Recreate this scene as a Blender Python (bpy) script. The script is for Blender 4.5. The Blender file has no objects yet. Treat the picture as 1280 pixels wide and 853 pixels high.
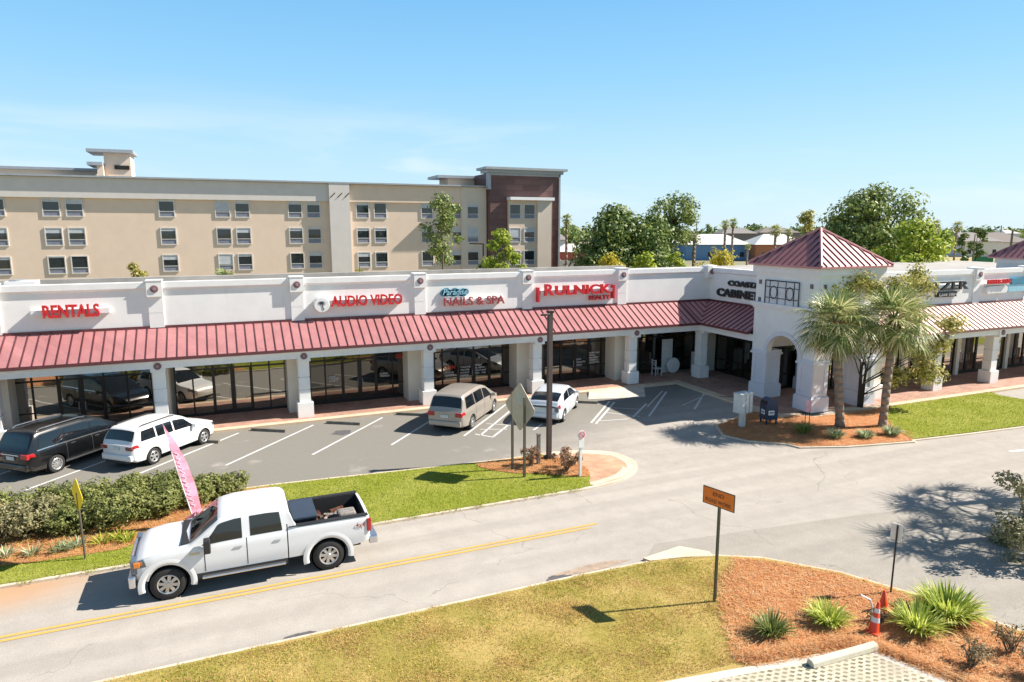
import bpy, bmesh, math, random
from mathutils import Vector, Matrix, noise
random.seed(7)
R = math.radians
scene = bpy.context.scene
COL = scene.collection

# ---------------------------------------------------------------- camera maths
FPX, CAMH = 853.0, 9.3
TH = math.atan(140.5 / 853.0)
YAW = R(23)
CY, SY = math.cos(YAW), math.sin(YAW)
def ray(x, y):
    u = (x - 640) / FPX; v = (y - 426.5) / FPX
    Y = math.cos(TH) - v * math.sin(TH); Z = -math.sin(TH) - v * math.cos(TH)
    return (u * CY + Y * SY, -u * SY + Y * CY, Z)
def G(x, y, z=0.0):
    r = ray(x, y); t = (z - CAMH) / r[2]
    return (r[0] * t, r[1] * t, z)
def W(x, y, w):                    # point on the plane y = w
    r = ray(x, y); t = w / r[1]
    return (r[0] * t, w, CAMH + r[2] * t)
def S(x, y, sx):                   # point on the plane x = sx
    r = ray(x, y); t = sx / r[0]
    return (sx, r[1] * t, CAMH + r[2] * t)
def D(x, y, d):                    # point at horizontal distance d along the view axis
    r = ray(x, y); f = r[0] * SY + r[1] * CY; t = d / f
    return (r[0] * t, r[1] * t, CAMH + r[2] * t)

# ---------------------------------------------------------------- object helpers
ROOT = {}
def tag(o, label=None, cat=None, group=None, kind=None):
    if label: o['label'] = label
    if cat: o['category'] = cat
    if group: o['group'] = group
    if kind: o['kind'] = kind
    return o
def empty(name, loc, label=None, cat=None, group=None, rz=0.0):
    o = bpy.data.objects.new(name, None); COL.objects.link(o)
    o.empty_display_size = 0.3
    o.location = loc; o.rotation_euler = (0, 0, rz)
    tag(o, label, cat, group)
    ROOT[o.name] = Vector(loc)
    return o
def copy_tree(o, parent=None):
    c = o.copy(); COL.objects.link(c)
    if parent: c.parent = parent
    for ch in list(o.children): copy_tree(ch, c)
    return c

class MB:
    def __init__(s): s.v = []; s.f = []
    def face(s, pts):
        n = len(s.v); s.v += [tuple(p) for p in pts]; s.f.append(tuple(range(n, n + len(pts))))
    def box(s, x0, x1, y0, y1, z0, z1):
        n = len(s.v)
        s.v += [(x0,y0,z0),(x1,y0,z0),(x1,y1,z0),(x0,y1,z0),(x0,y0,z1),(x1,y0,z1),(x1,y1,z1),(x0,y1,z1)]
        s.f += [(n+3,n+2,n+1,n),(n+4,n+5,n+6,n+7),(n,n+1,n+5,n+4),(n+1,n+2,n+6,n+5),(n+2,n+3,n+7,n+6),(n+3,n,n+4,n+7)]
        return s
    def obox(s, c, size, rz=0.0, M=None):     # oriented box, c = centre
        hx, hy, hz = size[0]/2, size[1]/2, size[2]/2
        n = len(s.v); m = (M or Matrix.Rotation(rz, 3, 'Z')); c = Vector(c)
        for (x,y,z) in [(-hx,-hy,-hz),(hx,-hy,-hz),(hx,hy,-hz),(-hx,hy,-hz),(-hx,-hy,hz),(hx,-hy,hz),(hx,hy,hz),(-hx,hy,hz)]:
            s.v.append(tuple(c + m @ Vector((x,y,z))))
        s.f += [(n+3,n+2,n+1,n),(n+4,n+5,n+6,n+7),(n,n+1,n+5,n+4),(n+1,n+2,n+6,n+5),(n+2,n+3,n+7,n+6),(n+3,n,n+4,n+7)]
        return s
    def prism(s, poly, z0, z1):
        n = len(s.v); k = len(poly)
        s.v += [(p[0],p[1],z0) for p in poly] + [(p[0],p[1],z1) for p in poly]
        s.f.append(tuple(range(n+k-1, n-1, -1))); s.f.append(tuple(range(n+k, n+2*k)))
        for i in range(k):
            j = (i+1) % k; s.f.append((n+i, n+j, n+k+j, n+k+i))
        return s
    def extr(s, poly, axis, a0, a1):          # polygon in the two other axes, extruded on axis ('x' or 'y')
        n = len(s.v); k = len(poly)
        for a in (a0, a1):
            for p in poly:
                s.v.append((a,p[0],p[1]) if axis == 'x' else (p[0],a,p[1]))
        s.f.append(tuple(range(n+k-1, n-1, -1))); s.f.append(tuple(range(n+k, n+2*k)))
        for i in range(k):
            j = (i+1) % k; s.f.append((n+i, n+j, n+k+j, n+k+i))
        return s
    def cyl(s, p0, p1, r0, r1=None, n=10, cap=True):
        if r1 is None: r1 = r0
        p0 = Vector(p0); p1 = Vector(p1); d = (p1-p0)
        if d.length < 1e-6: return s
        d.normalize()
        a = d.orthogonal().normalized(); b = d.cross(a)
        k = len(s.v)
        for p, r in ((p0,r0),(p1,r1)):
            for i in range(n):
                t = 2*math.pi*i/n
                s.v.append(tuple(p + (a*math.cos(t)+b*math.sin(t))*r))
        for i in range(n):
            j = (i+1) % n; s.f.append((k+i,k+j,k+n+j,k+n+i))
        if cap:
            s.f.append(tuple(range(k+n-1,k-1,-1))); s.f.append(tuple(range(k+n,k+2*n)))
        return s
    def tube(s, pts, r, n=8):
        rs = r if isinstance(r, (list,tuple)) else [r]*len(pts)
        for i in range(len(pts)-1): s.cyl(pts[i], pts[i+1], rs[i], rs[i+1], n)
        return s
    def lathe(s, prof, c=(0,0,0), n=20, axis='z'):   # prof: (radius, height)
        k = len(s.v); m = len(prof)
        for (r, h) in prof:
            for i in range(n):
                t = 2*math.pi*i/n
                if axis == 'z': s.v.append((c[0]+r*math.cos(t), c[1]+r*math.sin(t), c[2]+h))
                else: s.v.append((c[0]+r*math.cos(t), c[1]+h, c[2]+r*math.sin(t)))
        for a in range(m-1):
            for i in range(n):
                j = (i+1) % n; s.f.append((k+a*n+i, k+a*n+j, k+(a+1)*n+j, k+(a+1)*n+i))
        return s
    def mesh(s, name, mat, off=(0,0,0), smooth=False, fixn=True):
        me = bpy.data.meshes.new(name)
        ox, oy, oz = off
        me.from_pydata([(x-ox,y-oy,z-oz) for (x,y,z) in s.v], [], s.f)
        if mat: me.materials.append(mat)
        if fixn:
            bm = bmesh.new(); bm.from_mesh(me)
            bmesh.ops.recalc_face_normals(bm, faces=bm.faces)
            bm.to_mesh(me); bm.free()
        if smooth: me.polygons.foreach_set('use_smooth', [True]*len(me.polygons))
        me.update()
        return me
    def build(s, name, mat, parent=None, smooth=False, local=False, base=None, bevel=0, fixn=True):
        off = Vector((0,0,0))
        if parent is not None and not local:
            p = parent
            while p.parent: p = p.parent
            off = ROOT[p.name]
        elif parent is None and base is not None: off = Vector(base)
        me = s.mesh(name, mat, off, smooth, fixn)
        o = bpy.data.objects.new(name, me); COL.objects.link(o)
        if parent is not None: o.parent = parent
        elif base is not None: o.location = base
        ROOT[o.name] = off if base is None else Vector(base)
        if bevel:
            b = o.modifiers.new('bevel', 'BEVEL'); b.width = bevel; b.segments = 2; b.limit_method = 'ANGLE'; b.angle_limit = R(40)
        return o

# ---------------------------------------------------------------- materials
def nt(name):
    m = bpy.data.materials.new(name); m.use_nodes = True
    t = m.node_tree; b = t.nodes['Principled BSDF']
    return m, t, b
def N(t, kind, **kw):
    n = t.nodes.new(kind)
    for k, v in kw.items():
        if k.startswith('i_'): n.inputs[k[2:].replace('_', ' ')].default_value = v
        else: setattr(n, k, v)
    return n
def ramp(t, stops, fac=None, interp='LINEAR'):
    r = t.nodes.new('ShaderNodeValToRGB'); r.color_ramp.interpolation = interp
    e = r.color_ramp.elements
    e[0].position, e[0].color = stops[0][0], (*stops[0][1], 1)
    e[1].position, e[1].color = stops[-1][0], (*stops[-1][1], 1)
    for p, c in stops[1:-1]:
        q = e.new(p); q.color = (*c, 1)
    if fac is not None: t.links.new(fac, r.inputs[0])
    return r
def pos(t, world=True):
    if world: return t.nodes.new('ShaderNodeNewGeometry').outputs['Position']
    return t.nodes.new('ShaderNodeTexCoord').outputs['Object']
def noise_n(t, vec, scale, detail=4, rough=.6, dist=0):
    n = t.nodes.new('ShaderNodeTexNoise'); n.inputs['Scale'].default_value = scale
    n.inputs['Detail'].default_value = detail; n.inputs['Roughness'].default_value = rough
    n.inputs['Distortion'].default_value = dist
    t.links.new(vec, n.inputs['Vector']); return n.outputs['Fac']
def mixc(t, fac, a, b, mode='MIX'):
    m = t.nodes.new('ShaderNodeMix'); m.data_type = 'RGBA'; m.blend_type = mode
    for s, v in ((m.inputs[0], fac), (m.inputs[6], a), (m.inputs[7], b)):
        if hasattr(v, 'links'): t.links.new(v, s)
        elif isinstance(v, tuple): s.default_value = (*v, 1) if len(v) == 3 else v
        else: s.default_value = v
    return m.outputs[2]
def mth(t, op, a, b=None, c=None, clamp=False):
    m = t.nodes.new('ShaderNodeMath'); m.operation = op; m.use_clamp = clamp
    for i, v in enumerate((a, b, c)):
        if v is None: continue
        if hasattr(v, 'links'): t.links.new(v, m.inputs[i])
        else: m.inputs[i].default_value = v
    return m.outputs[0]
def bump(t, b, h, strength=.3, dist=.01):
    n = t.nodes.new('ShaderNodeBump'); n.inputs['Strength'].default_value = strength; n.inputs['Distance'].default_value = dist
    t.links.new(h, n.inputs['Height']); t.links.new(n.outputs[0], b.inputs['Normal'])
_mc = {}
def M_(name, col, rough=.6, metal=0.0, var=.12, scale=3.0, bmp=0.0, bscale=60, world=False, coat=0.0, spec=None):
    if name in _mc: return _mc[name]
    m, t, b = nt(name)
    b.inputs['Roughness'].default_value = rough; b.inputs['Metallic'].default_value = metal
    if coat: b.inputs['Coat Weight'].default_value = coat; b.inputs['Coat Roughness'].default_value = .04
    if spec is not None: b.inputs['Specular IOR Level'].default_value = spec
    v = pos(t, world)
    n = noise_n(t, v, scale, 5, .65)
    lo = tuple(max(0, c*(1-var)) for c in col); hi = tuple(min(1, c*(1+var)) for c in col)
    r = ramp(t, [(.3, lo), (.7, hi)], n)
    t.links.new(r.outputs[0], b.inputs['Base Color'])
    if bmp: bump(t, b, noise_n(t, v, bscale, 3, .6), bmp, .005)
    _mc[name] = m
    return m

def glass_dark(name, tint=(.012,.014,.013), refl=.28, thru=0.0):
    if name in _mc: return _mc[name]
    m, t, b = nt(name)
    out = t.nodes['Material Output']
    g = t.nodes.new('ShaderNodeBsdfGlossy'); g.inputs['Roughness'].default_value = .015; g.inputs['Color'].default_value = (.95,.9,.82,1)
    v = pos(t, True); nz = noise_n(t, v, .9, 2, .5)
    bn = t.nodes.new('ShaderNodeBump'); bn.inputs['Strength'].default_value = .06; bn.inputs['Distance'].default_value = .05
    t.links.new(nz, bn.inputs['Height']); t.links.new(bn.outputs[0], g.inputs['Normal'])
    d = t.nodes.new('ShaderNodeBsdfDiffuse'); d.inputs['Color'].default_value = (*tint, 1)
    base = d
    if thru:
        tr = t.nodes.new('ShaderNodeBsdfTransparent'); tr.inputs['Color'].default_value = (.5,.52,.5,1)
        mx = t.nodes.new('ShaderNodeMixShader'); mx.inputs[0].default_value = thru
        t.links.new(d.outputs[0], mx.inputs[1]); t.links.new(tr.outputs[0], mx.inputs[2]); base = mx
    fr = t.nodes.new('ShaderNodeFresnel'); fr.inputs['IOR'].default_value = 1.5
    f = mth(t, 'ADD', mth(t, 'MULTIPLY', fr.outputs[0], 1.2), refl, clamp=True)
    mx = t.nodes.new('ShaderNodeMixShader'); t.links.new(f, mx.inputs[0])
    t.links.new(base.outputs[0], mx.inputs[1]); t.links.new(g.outputs[0], mx.inputs[2])
    t.links.new(mx.outputs[0], out.inputs['Surface'])
    _mc[name] = m
    return m

def leaf_mat(name, cols, trans=.35, rough=.5):
    if name in _mc: return _mc[name]
    m, t, b = nt(name)
    out = t.nodes['Material Output']
    geo = t.nodes.new('ShaderNodeNewGeometry')
    nz = noise_n(t, geo.outputs['Position'], .7, 2)
    f = mth(t, 'ADD', mth(t, 'MULTIPLY', geo.outputs['Random Per Island'], .65), mth(t, 'MULTIPLY', nz, .5), clamp=True)
    k = len(cols)
    r = ramp(t, [(.12 + .76*i/(k-1), c) for i, c in enumerate(cols)], f)
    t.links.new(r.outputs[0], b.inputs['Base Color']); b.inputs['Roughness'].default_value = rough
    b.inputs['Specular IOR Level'].default_value = .25
    tr = t.nodes.new('ShaderNodeBsdfTranslucent'); t.links.new(r.outputs[0], tr.inputs['Color'])
    mx = t.nodes.new('ShaderNodeMixShader'); mx.inputs[0].default_value = trans
    t.links.new(b.outputs[0], mx.inputs[1]); t.links.new(tr.outputs[0], mx.inputs[2])
    t.links.new(mx.outputs[0], out.inputs['Surface'])
    _mc[name] = m
    return m

# ground materials -------------------------------------------------
def mat_asphalt(name, base, warm, patch=.25, dark=None, edge=None, cracks=True):
    m, t, b = nt(name)
    v = pos(t)
    big = noise_n(t, v, .22, 4, .55); mid = noise_n(t, v, 1.7, 5, .7); fine = noise_n(t, v, 38, 3, .8)
    r = ramp(t, [(.22, tuple(.6*p_+.4*q_ for p_,q_ in zip(base,warm))), (.8, warm)], big)
    c = mixc(t, .28, r.outputs[0], ramp(t, [(.25, tuple(x*.72 for x in base)), (.75, tuple(x*1.2 for x in warm))], mid).outputs[0])
    # wheel-polished lanes and tar-dark streaks along the driving direction
    mp = t.nodes.new('ShaderNodeMapping'); mp.inputs['Scale'].default_value = (.05, 1.1, 1); t.links.new(v, mp.inputs[0])
    st = noise_n(t, mp.outputs[0], 1.0, 4, .6)
    c = mixc(t, patch, c, ramp(t, [(.35, tuple(x*.6 for x in base)), (.6, warm)], st).outputs[0])
    f2 = ramp(t, [(.32, (.45,.45,.45)), (.5, (1,1,1)), (.7, (1.35,1.33,1.3))], fine)
    c = mixc(t, .55, c, mixc(t, 1.0, c, f2.outputs[0], 'MULTIPLY'))
    # darker aggregate speckle, tyre polished tracks and a few oil drips
    sp2 = ramp(t, [(.60,(1,1,1)),(.68,(.55,.55,.56))], noise_n(t, v, 19, 2, .9))
    c = mixc(t, .5, c, mixc(t, 1.0, c, sp2.outputs[0], 'MULTIPLY'))
    oy = sep(t, v)[1]
    tr_ = mth(t, 'ABSOLUTE', mth(t, 'SINE', mth(t, 'MULTIPLY', mth(t, 'SUBTRACT', oy, 15.75), 2.42)))
    c = mixc(t, mth(t, 'MULTIPLY', smooth(t, tr_, .55, .95), mth(t, 'MULTIPLY', big, .28)), c, tuple(x*.72 for x in base))
    od = smooth(t, noise_n(t, v, .9, 2, .4), .72, .80)
    c = mixc(t, mth(t, 'MULTIPLY', od, .35), c, tuple(x*.5 for x in base))
    if cracks:
        wv = t.nodes.new('ShaderNodeMapping'); t.links.new(v, wv.inputs[0])
        nzv = t.nodes.new('ShaderNodeTexNoise'); nzv.inputs['Scale'].default_value = .8; nzv.inputs['Detail'].default_value = 4; t.links.new(v, nzv.inputs['Vector'])
        add = t.nodes.new('ShaderNodeVectorMath'); add.operation = 'MULTIPLY_ADD'; add.inputs[1].default_value = (1.6,1.6,0)
        t.links.new(nzv.outputs['Color'], add.inputs[0]); t.links.new(v, add.inputs[2])
        vo = t.nodes.new('ShaderNodeTexVoronoi'); vo.feature = 'DISTANCE_TO_EDGE'; vo.inputs['Scale'].default_value = .16
        t.links.new(add.outputs[0], vo.inputs['Vector'])
        cr = mth(t, 'LESS_THAN', vo.outputs['Distance'], .0020)
        msk = mth(t, 'GREATER_THAN', noise_n(t, v, .35, 2), .5)
        c = mixc(t, mth(t, 'MULTIPLY', mth(t, 'MULTIPLY', cr, msk), .32), c, tuple(x*.45 for x in base))
    if dark:     # darker, younger surface away from the drive entrance
        col, fn = dark
        c = mixc(t, fn(t, v), c, mixc(t, .5, col, mixc(t, 1.0, col, f2.outputs[0], 'MULTIPLY')))
    if edge:
        col, fn = edge
        c = mixc(t, fn(t, v), c, col)
    t.links.new(c, b.inputs['Base Color']); b.inputs['Roughness'].default_value = .9
    b.inputs['Specular IOR Level'].default_value = .2
    bump(t, b, fine, .35, .006)
    return m
def sep(t, v):
    s = t.nodes.new('ShaderNodeSeparateXYZ'); t.links.new(v, s.inputs[0]); return s.outputs
def smooth(t, val, a, b):
    m = t.nodes.new('ShaderNodeMapRange'); m.interpolation_type = 'SMOOTHSTEP'
    m.inputs['From Min'].default_value = a; m.inputs['From Max'].default_value = b
    t.links.new(val, m.inputs['Value']); return m.outputs[0]
def mat_grass(name, a, b_, dry, dryamt=.5):
    m, t, b = nt(name); v = pos(t)
    n1 = noise_n(t, v, .55, 4, .6); n2 = noise_n(t, v, 9, 5, .75); n3 = noise_n(t, v, 70, 2, .7)
    c = ramp(t, [(.3, a), (.7, b_)], n2).outputs[0]
    c = mixc(t, mth(t, 'MULTIPLY', smooth(t, n1, .42, .62), dryamt), c, dry)
    f = ramp(t, [(.3, (.45,.45,.4)), (.7, (1.4,1.4,1.3))], n3)
    c = mixc(t, 1.0, c, f.outputs[0], 'MULTIPLY')
    t.links.new(c, b.inputs['Base Color']); b.inputs['Roughness'].default_value = .95
    b.inputs['Specular IOR Level'].default_value = .1
    bump(t, b, n3, .8, .02)
    return m
def mat_straw(name):
    m, t, b = nt(name); v = pos(t)
    mp = t.nodes.new('ShaderNodeMapping'); mp.inputs['Scale'].default_value = (1, 3.2, 1); mp.inputs['Rotation'].default_value = (0,0,.6); t.links.new(v, mp.inputs[0])
    n1 = noise_n(t, v, 1.2, 3); n2 = noise_n(t, mp.outputs[0], 22, 4, .7, 1.2)
    c = ramp(t, [(.25, (.20,.07,.025)), (.5, (.54,.21,.075)), (.78, (.74,.42,.21))], n2).outputs[0]
    c = mixc(t, mth(t, 'MULTIPLY', n1, .25), c, (.55,.25,.11))
    t.links.new(c, b.inputs['Base Color']); b.inputs['Roughness'].default_value = .9
    bump(t, b, n2, .9, .03)
    return m
def mat_brick(name, c1, c2, mortar, rot=0.0, sx=.22, sy=.11):
    m, t, b = nt(name); v = pos(t)
    mp = t.nodes.new('ShaderNodeMapping'); mp.inputs['Rotation'].default_value = (0,0,rot); t.links.new(v, mp.inputs[0])
    br = t.nodes.new('ShaderNodeTexBrick'); t.links.new(mp.outputs[0], br.inputs['Vector'])
    br.inputs['Scale'].default_value = 1; br.inputs['Brick Width'].default_value = sx; br.inputs['Row Height'].default_value = sy
    br.inputs['Mortar Size'].default_value = .009
    br.inputs['Color1'].default_value = (*c1,1); br.inputs['Color2'].default_value = (*c2,1); br.inputs['Mortar'].default_value = (*mortar,1)
    n = noise_n(t, v, 1.1, 4, .6)
    c = mixc(t, 1.0, br.outputs[0], ramp(t, [(.3,(.75,.74,.72)),(.7,(1.15,1.13,1.1))], n).outputs[0], 'MULTIPLY')
    t.links.new(c, b.inputs['Base Color']); b.inputs['Roughness'].default_value = .85
    bump(t, b, br.outputs['Fac'], -.3, .004)
    return m
def mat_grid_paver(name):
    m, t, b = nt(name); v = pos(t)
    mp = t.nodes.new('ShaderNodeMapping'); mp.inputs['Rotation'].default_value = (0,0,R(12)); t.links.new(v, mp.inputs[0])
    o = sep(t, mp.outputs[0])
    u = mth(t, 'DIVIDE', o[0], .18); w = mth(t, 'DIVIDE', o[1], .115)
    s1 = mth(t, 'ABSOLUTE', mth(t, 'SUBTRACT', mth(t, 'FRACT', mth(t, 'ADD', u, mth(t, 'MULTIPLY', mth(t, 'FLOOR', w), .5))), .5))
    s2 = mth(t, 'ABSOLUTE', mth(t, 'SUBTRACT', mth(t, 'FRACT', w), .5))
    nz = noise_n(t, v, 7, 3)
    hole = mth(t, 'LESS_THAN', mth(t, 'ADD', mth(t, 'ADD', s1, s2), mth(t, 'MULTIPLY', nz, .12)), .47)
    n1 = noise_n(t, v, 1.3, 4); n2 = noise_n(t, v, 25, 4)
    con = ramp(t, [(.3,(.42,.37,.28)),(.7,(.60,.54,.42))], n1).outputs[0]
    con = mixc(t, .3, con, mixc(t, 1.0, con, ramp(t, [(.3,(.5,.5,.5)),(.7,(1.3,1.3,1.3))], n2).outputs[0], 'MULTIPLY'))
    soil = ramp(t, [(.35,(.10,.09,.045)),(.65,(.26,.22,.12))], noise_n(t, v, 5, 3)).outputs[0]
    c = mixc(t, mth(t, 'MULTIPLY', hole, ramp(t,[(.3,(.45,)*3),(.6,(1,)*3)], n1).outputs[0]), con, soil)
    t.links.new(c, b.inputs['Base Color']); b.inputs['Roughness'].default_value = .9
    bump(t, b, hole, -.6, .03)
    return m
def mat_concrete(name, a=(.48,.42,.33), b_=(.62,.56,.46)):
    m, t, b = nt(name); v = pos(t)
    n1 = noise_n(t, v, 1.4, 5, .65); n2 = noise_n(t, v, 30, 4, .7)
    c = ramp(t, [(.3, a), (.7, b_)], n1).outputs[0]
    c = mixc(t, .5, c, mixc(t, 1.0, c, ramp(t, [(.3,(.6,.6,.6)),(.7,(1.25,1.25,1.25))], n2).outputs[0], 'MULTIPLY'))
    t.links.new(c, b.inputs['Base Color']); b.inputs['Roughness'].default_value = .88
    return m
def mat_paintline(name, col):
    m, t, b = nt(name); v = pos(t)
    n = noise_n(t, v, 14, 5, .8); n2 = noise_n(t, v, 1.5, 3)
    w = smooth(t, mth(t, 'ADD', mth(t, 'MULTIPLY', n, .7), mth(t, 'MULTIPLY', n2, .3)), .36, .50)
    c = mixc(t, w, tuple(.55*x + .08 for x in col), col)
    t.links.new(c, b.inputs['Base Color']); b.inputs['Roughness'].default_value = .8
    return m
def mat_stucco(name, col, var=.05, streak=.25):
    if name in _mc: return _mc[name]
    m, t, b = nt(name); v = pos(t)
    n1 = noise_n(t, v, .8, 4, .6)
    mp = t.nodes.new('ShaderNodeMapping'); mp.inputs['Scale'].default_value = (2.2, 2.2, .18); t.links.new(v, mp.inputs[0])
    n2 = noise_n(t, mp.outputs[0], 1.6, 5, .7)
    c = ramp(t, [(.3, tuple(x*(1-var) for x in col)), (.7, tuple(min(.9, x*(1+var)) for x in col))], n1).outputs[0]
    dirt = smooth(t, n2, .56, .8)
    c = mixc(t, mth(t, 'MULTIPLY', dirt, streak), c, tuple(x*.62 for x in col))
    t.links.new(c, b.inputs['Base Color']); b.inputs['Roughness'].default_value = .85
    b.inputs['Specular IOR Level'].default_value = .2
    bump(t, b, noise_n(t, v, 55, 3, .7), .25, .006)
    _mc[name] = m
    return m
# ================================================================ materials in use
M_white = mat_stucco('white_stucco', (.84,.83,.80), .05, .28)
M_white2 = mat_stucco('white_stucco_plinth', (.70,.69,.71), .06, .3)
M_cream = mat_stucco('cream_stucco', (.72,.68,.58), .05, .1)
M_trim = M_('painted_trim', (.82,.81,.79), .55, var=.05)
M_bronze = M_('bronze_frame', (.022,.018,.015), .45, .3, var=.2)
M_tan = mat_stucco('tan_stucco', (.72,.57,.445), .04, .12)
M_tan2 = mat_stucco('pale_tan_stucco', (.66,.56,.46), .04, .12)
M_grey = mat_stucco('grey_stucco', (.62,.58,.54), .04, .2)
M_metalgrey = M_('grey_fascia', (.36,.38,.40), .5, .2)
M_tar = M_('roof_membrane', (.38,.36,.33), .9, var=.2, world=True, scale=.6)
M_con = mat_concrete('kerb_concrete', (.56,.45,.33), (.70,.60,.47))
M_conw = mat_concrete('worn_concrete', (.50,.45,.38), (.66,.61,.53))
def metal_roof(name, col, rough=.42):
    m, t, b = nt(name); v = pos(t)
    n = noise_n(t, v, 1.3, 4, .6); n2 = noise_n(t, v, 9, 4, .7)
    c = ramp(t, [(.3, tuple(x*.86 for x in col)), (.7, tuple(x*1.12 for x in col))], n).outputs[0]
    o_ = sep(t, v); pid = mth(t, 'FLOOR', mth(t, 'DIVIDE', mth(t, 'ADD', o_[0], o_[1]), .42))
    wn = t.nodes.new('ShaderNodeTexWhiteNoise'); wn.noise_dimensions = '1D'; t.links.new(pid, wn.inputs['W'])
    c = mixc(t, .5, c, mixc(t, 1.0, c, ramp(t, [(0,(.80,.80,.80)),(1,(1.16,1.13,1.13))], wn.outputs['Value']).outputs[0], 'MULTIPLY'))
    mp = t.nodes.new('ShaderNodeMapping'); mp.inputs['Scale'].default_value = (5,.5,.5); t.links.new(v, mp.inputs[0])
    c = mixc(t, mth(t, 'MULTIPLY', smooth(t, noise_n(t, mp.outputs[0], 1.3, 4, .7), .52, .75), .3), c, tuple(x*.6+.08 for x in col))
    c = mixc(t, .25, c, ramp(t, [(.35, tuple(x*.8 for x in col)), (.65, tuple(min(1,x*1.2+.01) for x in col))], n2).outputs[0])
    t.links.new(c, b.inputs['Base Color']); b.inputs['Roughness'].default_value = rough
    b.inputs['Specular IOR Level'].default_value = 1.0; b.inputs['Metallic'].default_value = .25
    return m
M_roof = metal_roof('red_metal_roof', (.50,.215,.215), .42)
M_seam = metal_roof('red_seam_metal', (.13,.025,.03), .5)
M_roof2 = metal_roof('glare_red_metal_roof', (.44,.25,.215))  # right awning: sun glare painted into a paler base colour
M_glass = glass_dark('tinted_shop_glass', (.034,.029,.018), .36)
M_glassdk = glass_dark('dark_shop_glass', (.010,.009,.007), .11)
M_glasswin = glass_dark('window_glass', (.02,.028,.033), .02)
M_blind = M_('window_blind', (.48,.50,.52), .7)
M_black = M_('black_paint', (.015,.015,.015), .5)
M_red = M_('red_letters', (.62,.02,.03), .35, var=.05)
M_reddk = M_('red_return', (.20,.01,.015), .4, var=.05)
M_dkl = M_('charcoal_letters', (.02,.022,.025), .5, var=.1)
M_med = M_('medallion_red', (.22,.11,.12), .6)
M_medin = M_('medallion_grey', (.30,.22,.22), .6)

def offset_poly(P, d):
    n = len(P); out = []
    area = sum(P[i][0]*P[(i+1)%n][1]-P[(i+1)%n][0]*P[i][1] for i in range(n))
    sg = 1 if area > 0 else -1
    for i in range(n):
        a, b, c = Vector(P[i-1][:2]), Vector(P[i][:2]), Vector(P[(i+1)%n][:2])
        e1 = (b-a).normalized(); e2 = (c-b).normalized()
        n1 = Vector((-e1.y, e1.x))*sg; n2 = Vector((-e2.y, e2.x))*sg
        m = (n1+n2); 
        m = m.normalized() if m.length > 1e-6 else n1
        k = min(2.0, 1/max(.3, m.dot(n1)))
        out.append(tuple(b + m*d*k))
    return out
def spl(P, k=6, closed=False):
    P = [Vector(p[:2]) for p in P]; out = []; n = len(P)
    rng = range(n) if closed else range(n-1)
    for i in rng:
        p0 = P[(i-1)%n] if closed or i > 0 else P[i]
        p1 = P[i]; p2 = P[(i+1)%n]
        p3 = P[(i+2)%n] if closed or i+2 < n else P[(i+1)%n]
        for j in range(k):
            t = j/k
            q = .5*((2*p1)+(-p0+p2)*t+(2*p0-5*p1+4*p2-p3)*t*t+(-p0+3*p1-3*p2+p3)*t**3)
            out.append((q.x, q.y))
    if not closed: out.append(tuple(P[-1]))
    return out
def sheet(name, poly, z, mat, kind='structure', label=None, cat=None):
    b = MB(); b.face([(p[0], p[1], z) for p in poly])
    o = b.build(name, mat); 
    if o.data.polygons[0].normal.z < 0: o.data.flip_normals()
    return tag(o, label, cat, kind=kind)
def inside(p, poly):
    x, y = p; c = False; n = len(poly)
    for i in range(n):
        x1, y1 = poly[i][0], poly[i][1]; x2, y2 = poly[(i+1)%n][0], poly[(i+1)%n][1]
        if (y1 > y) != (y2 > y) and x < (x2-x1)*(y-y1)/(y2-y1)+x1: c = not c
    return c

# ================================================================ ground and roads
g = MB(); g.face([(-900,-900,-.06),(1800,-900,-.06),(1800,2200,-.06),(-900,2200,-.06)])
m, t, b = nt('far_ground'); v = pos(t)
nn = noise_n(t, v, .02, 5, .6); nn2 = noise_n(t, v, .3, 4)
c = ramp(t, [(.3,(.13,.14,.06)),(.5,(.30,.26,.16)),(.7,(.40,.35,.25))], nn).outputs[0]
c = mixc(t, .4, c, ramp(t, [(.3,(.10,.11,.05)),(.7,(.36,.32,.22))], nn2).outputs[0])
t.links.new(c, b.inputs['Base Color']); b.inputs['Roughness'].default_value = .95
tag(g.build('ground', m), kind='structure')

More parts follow.
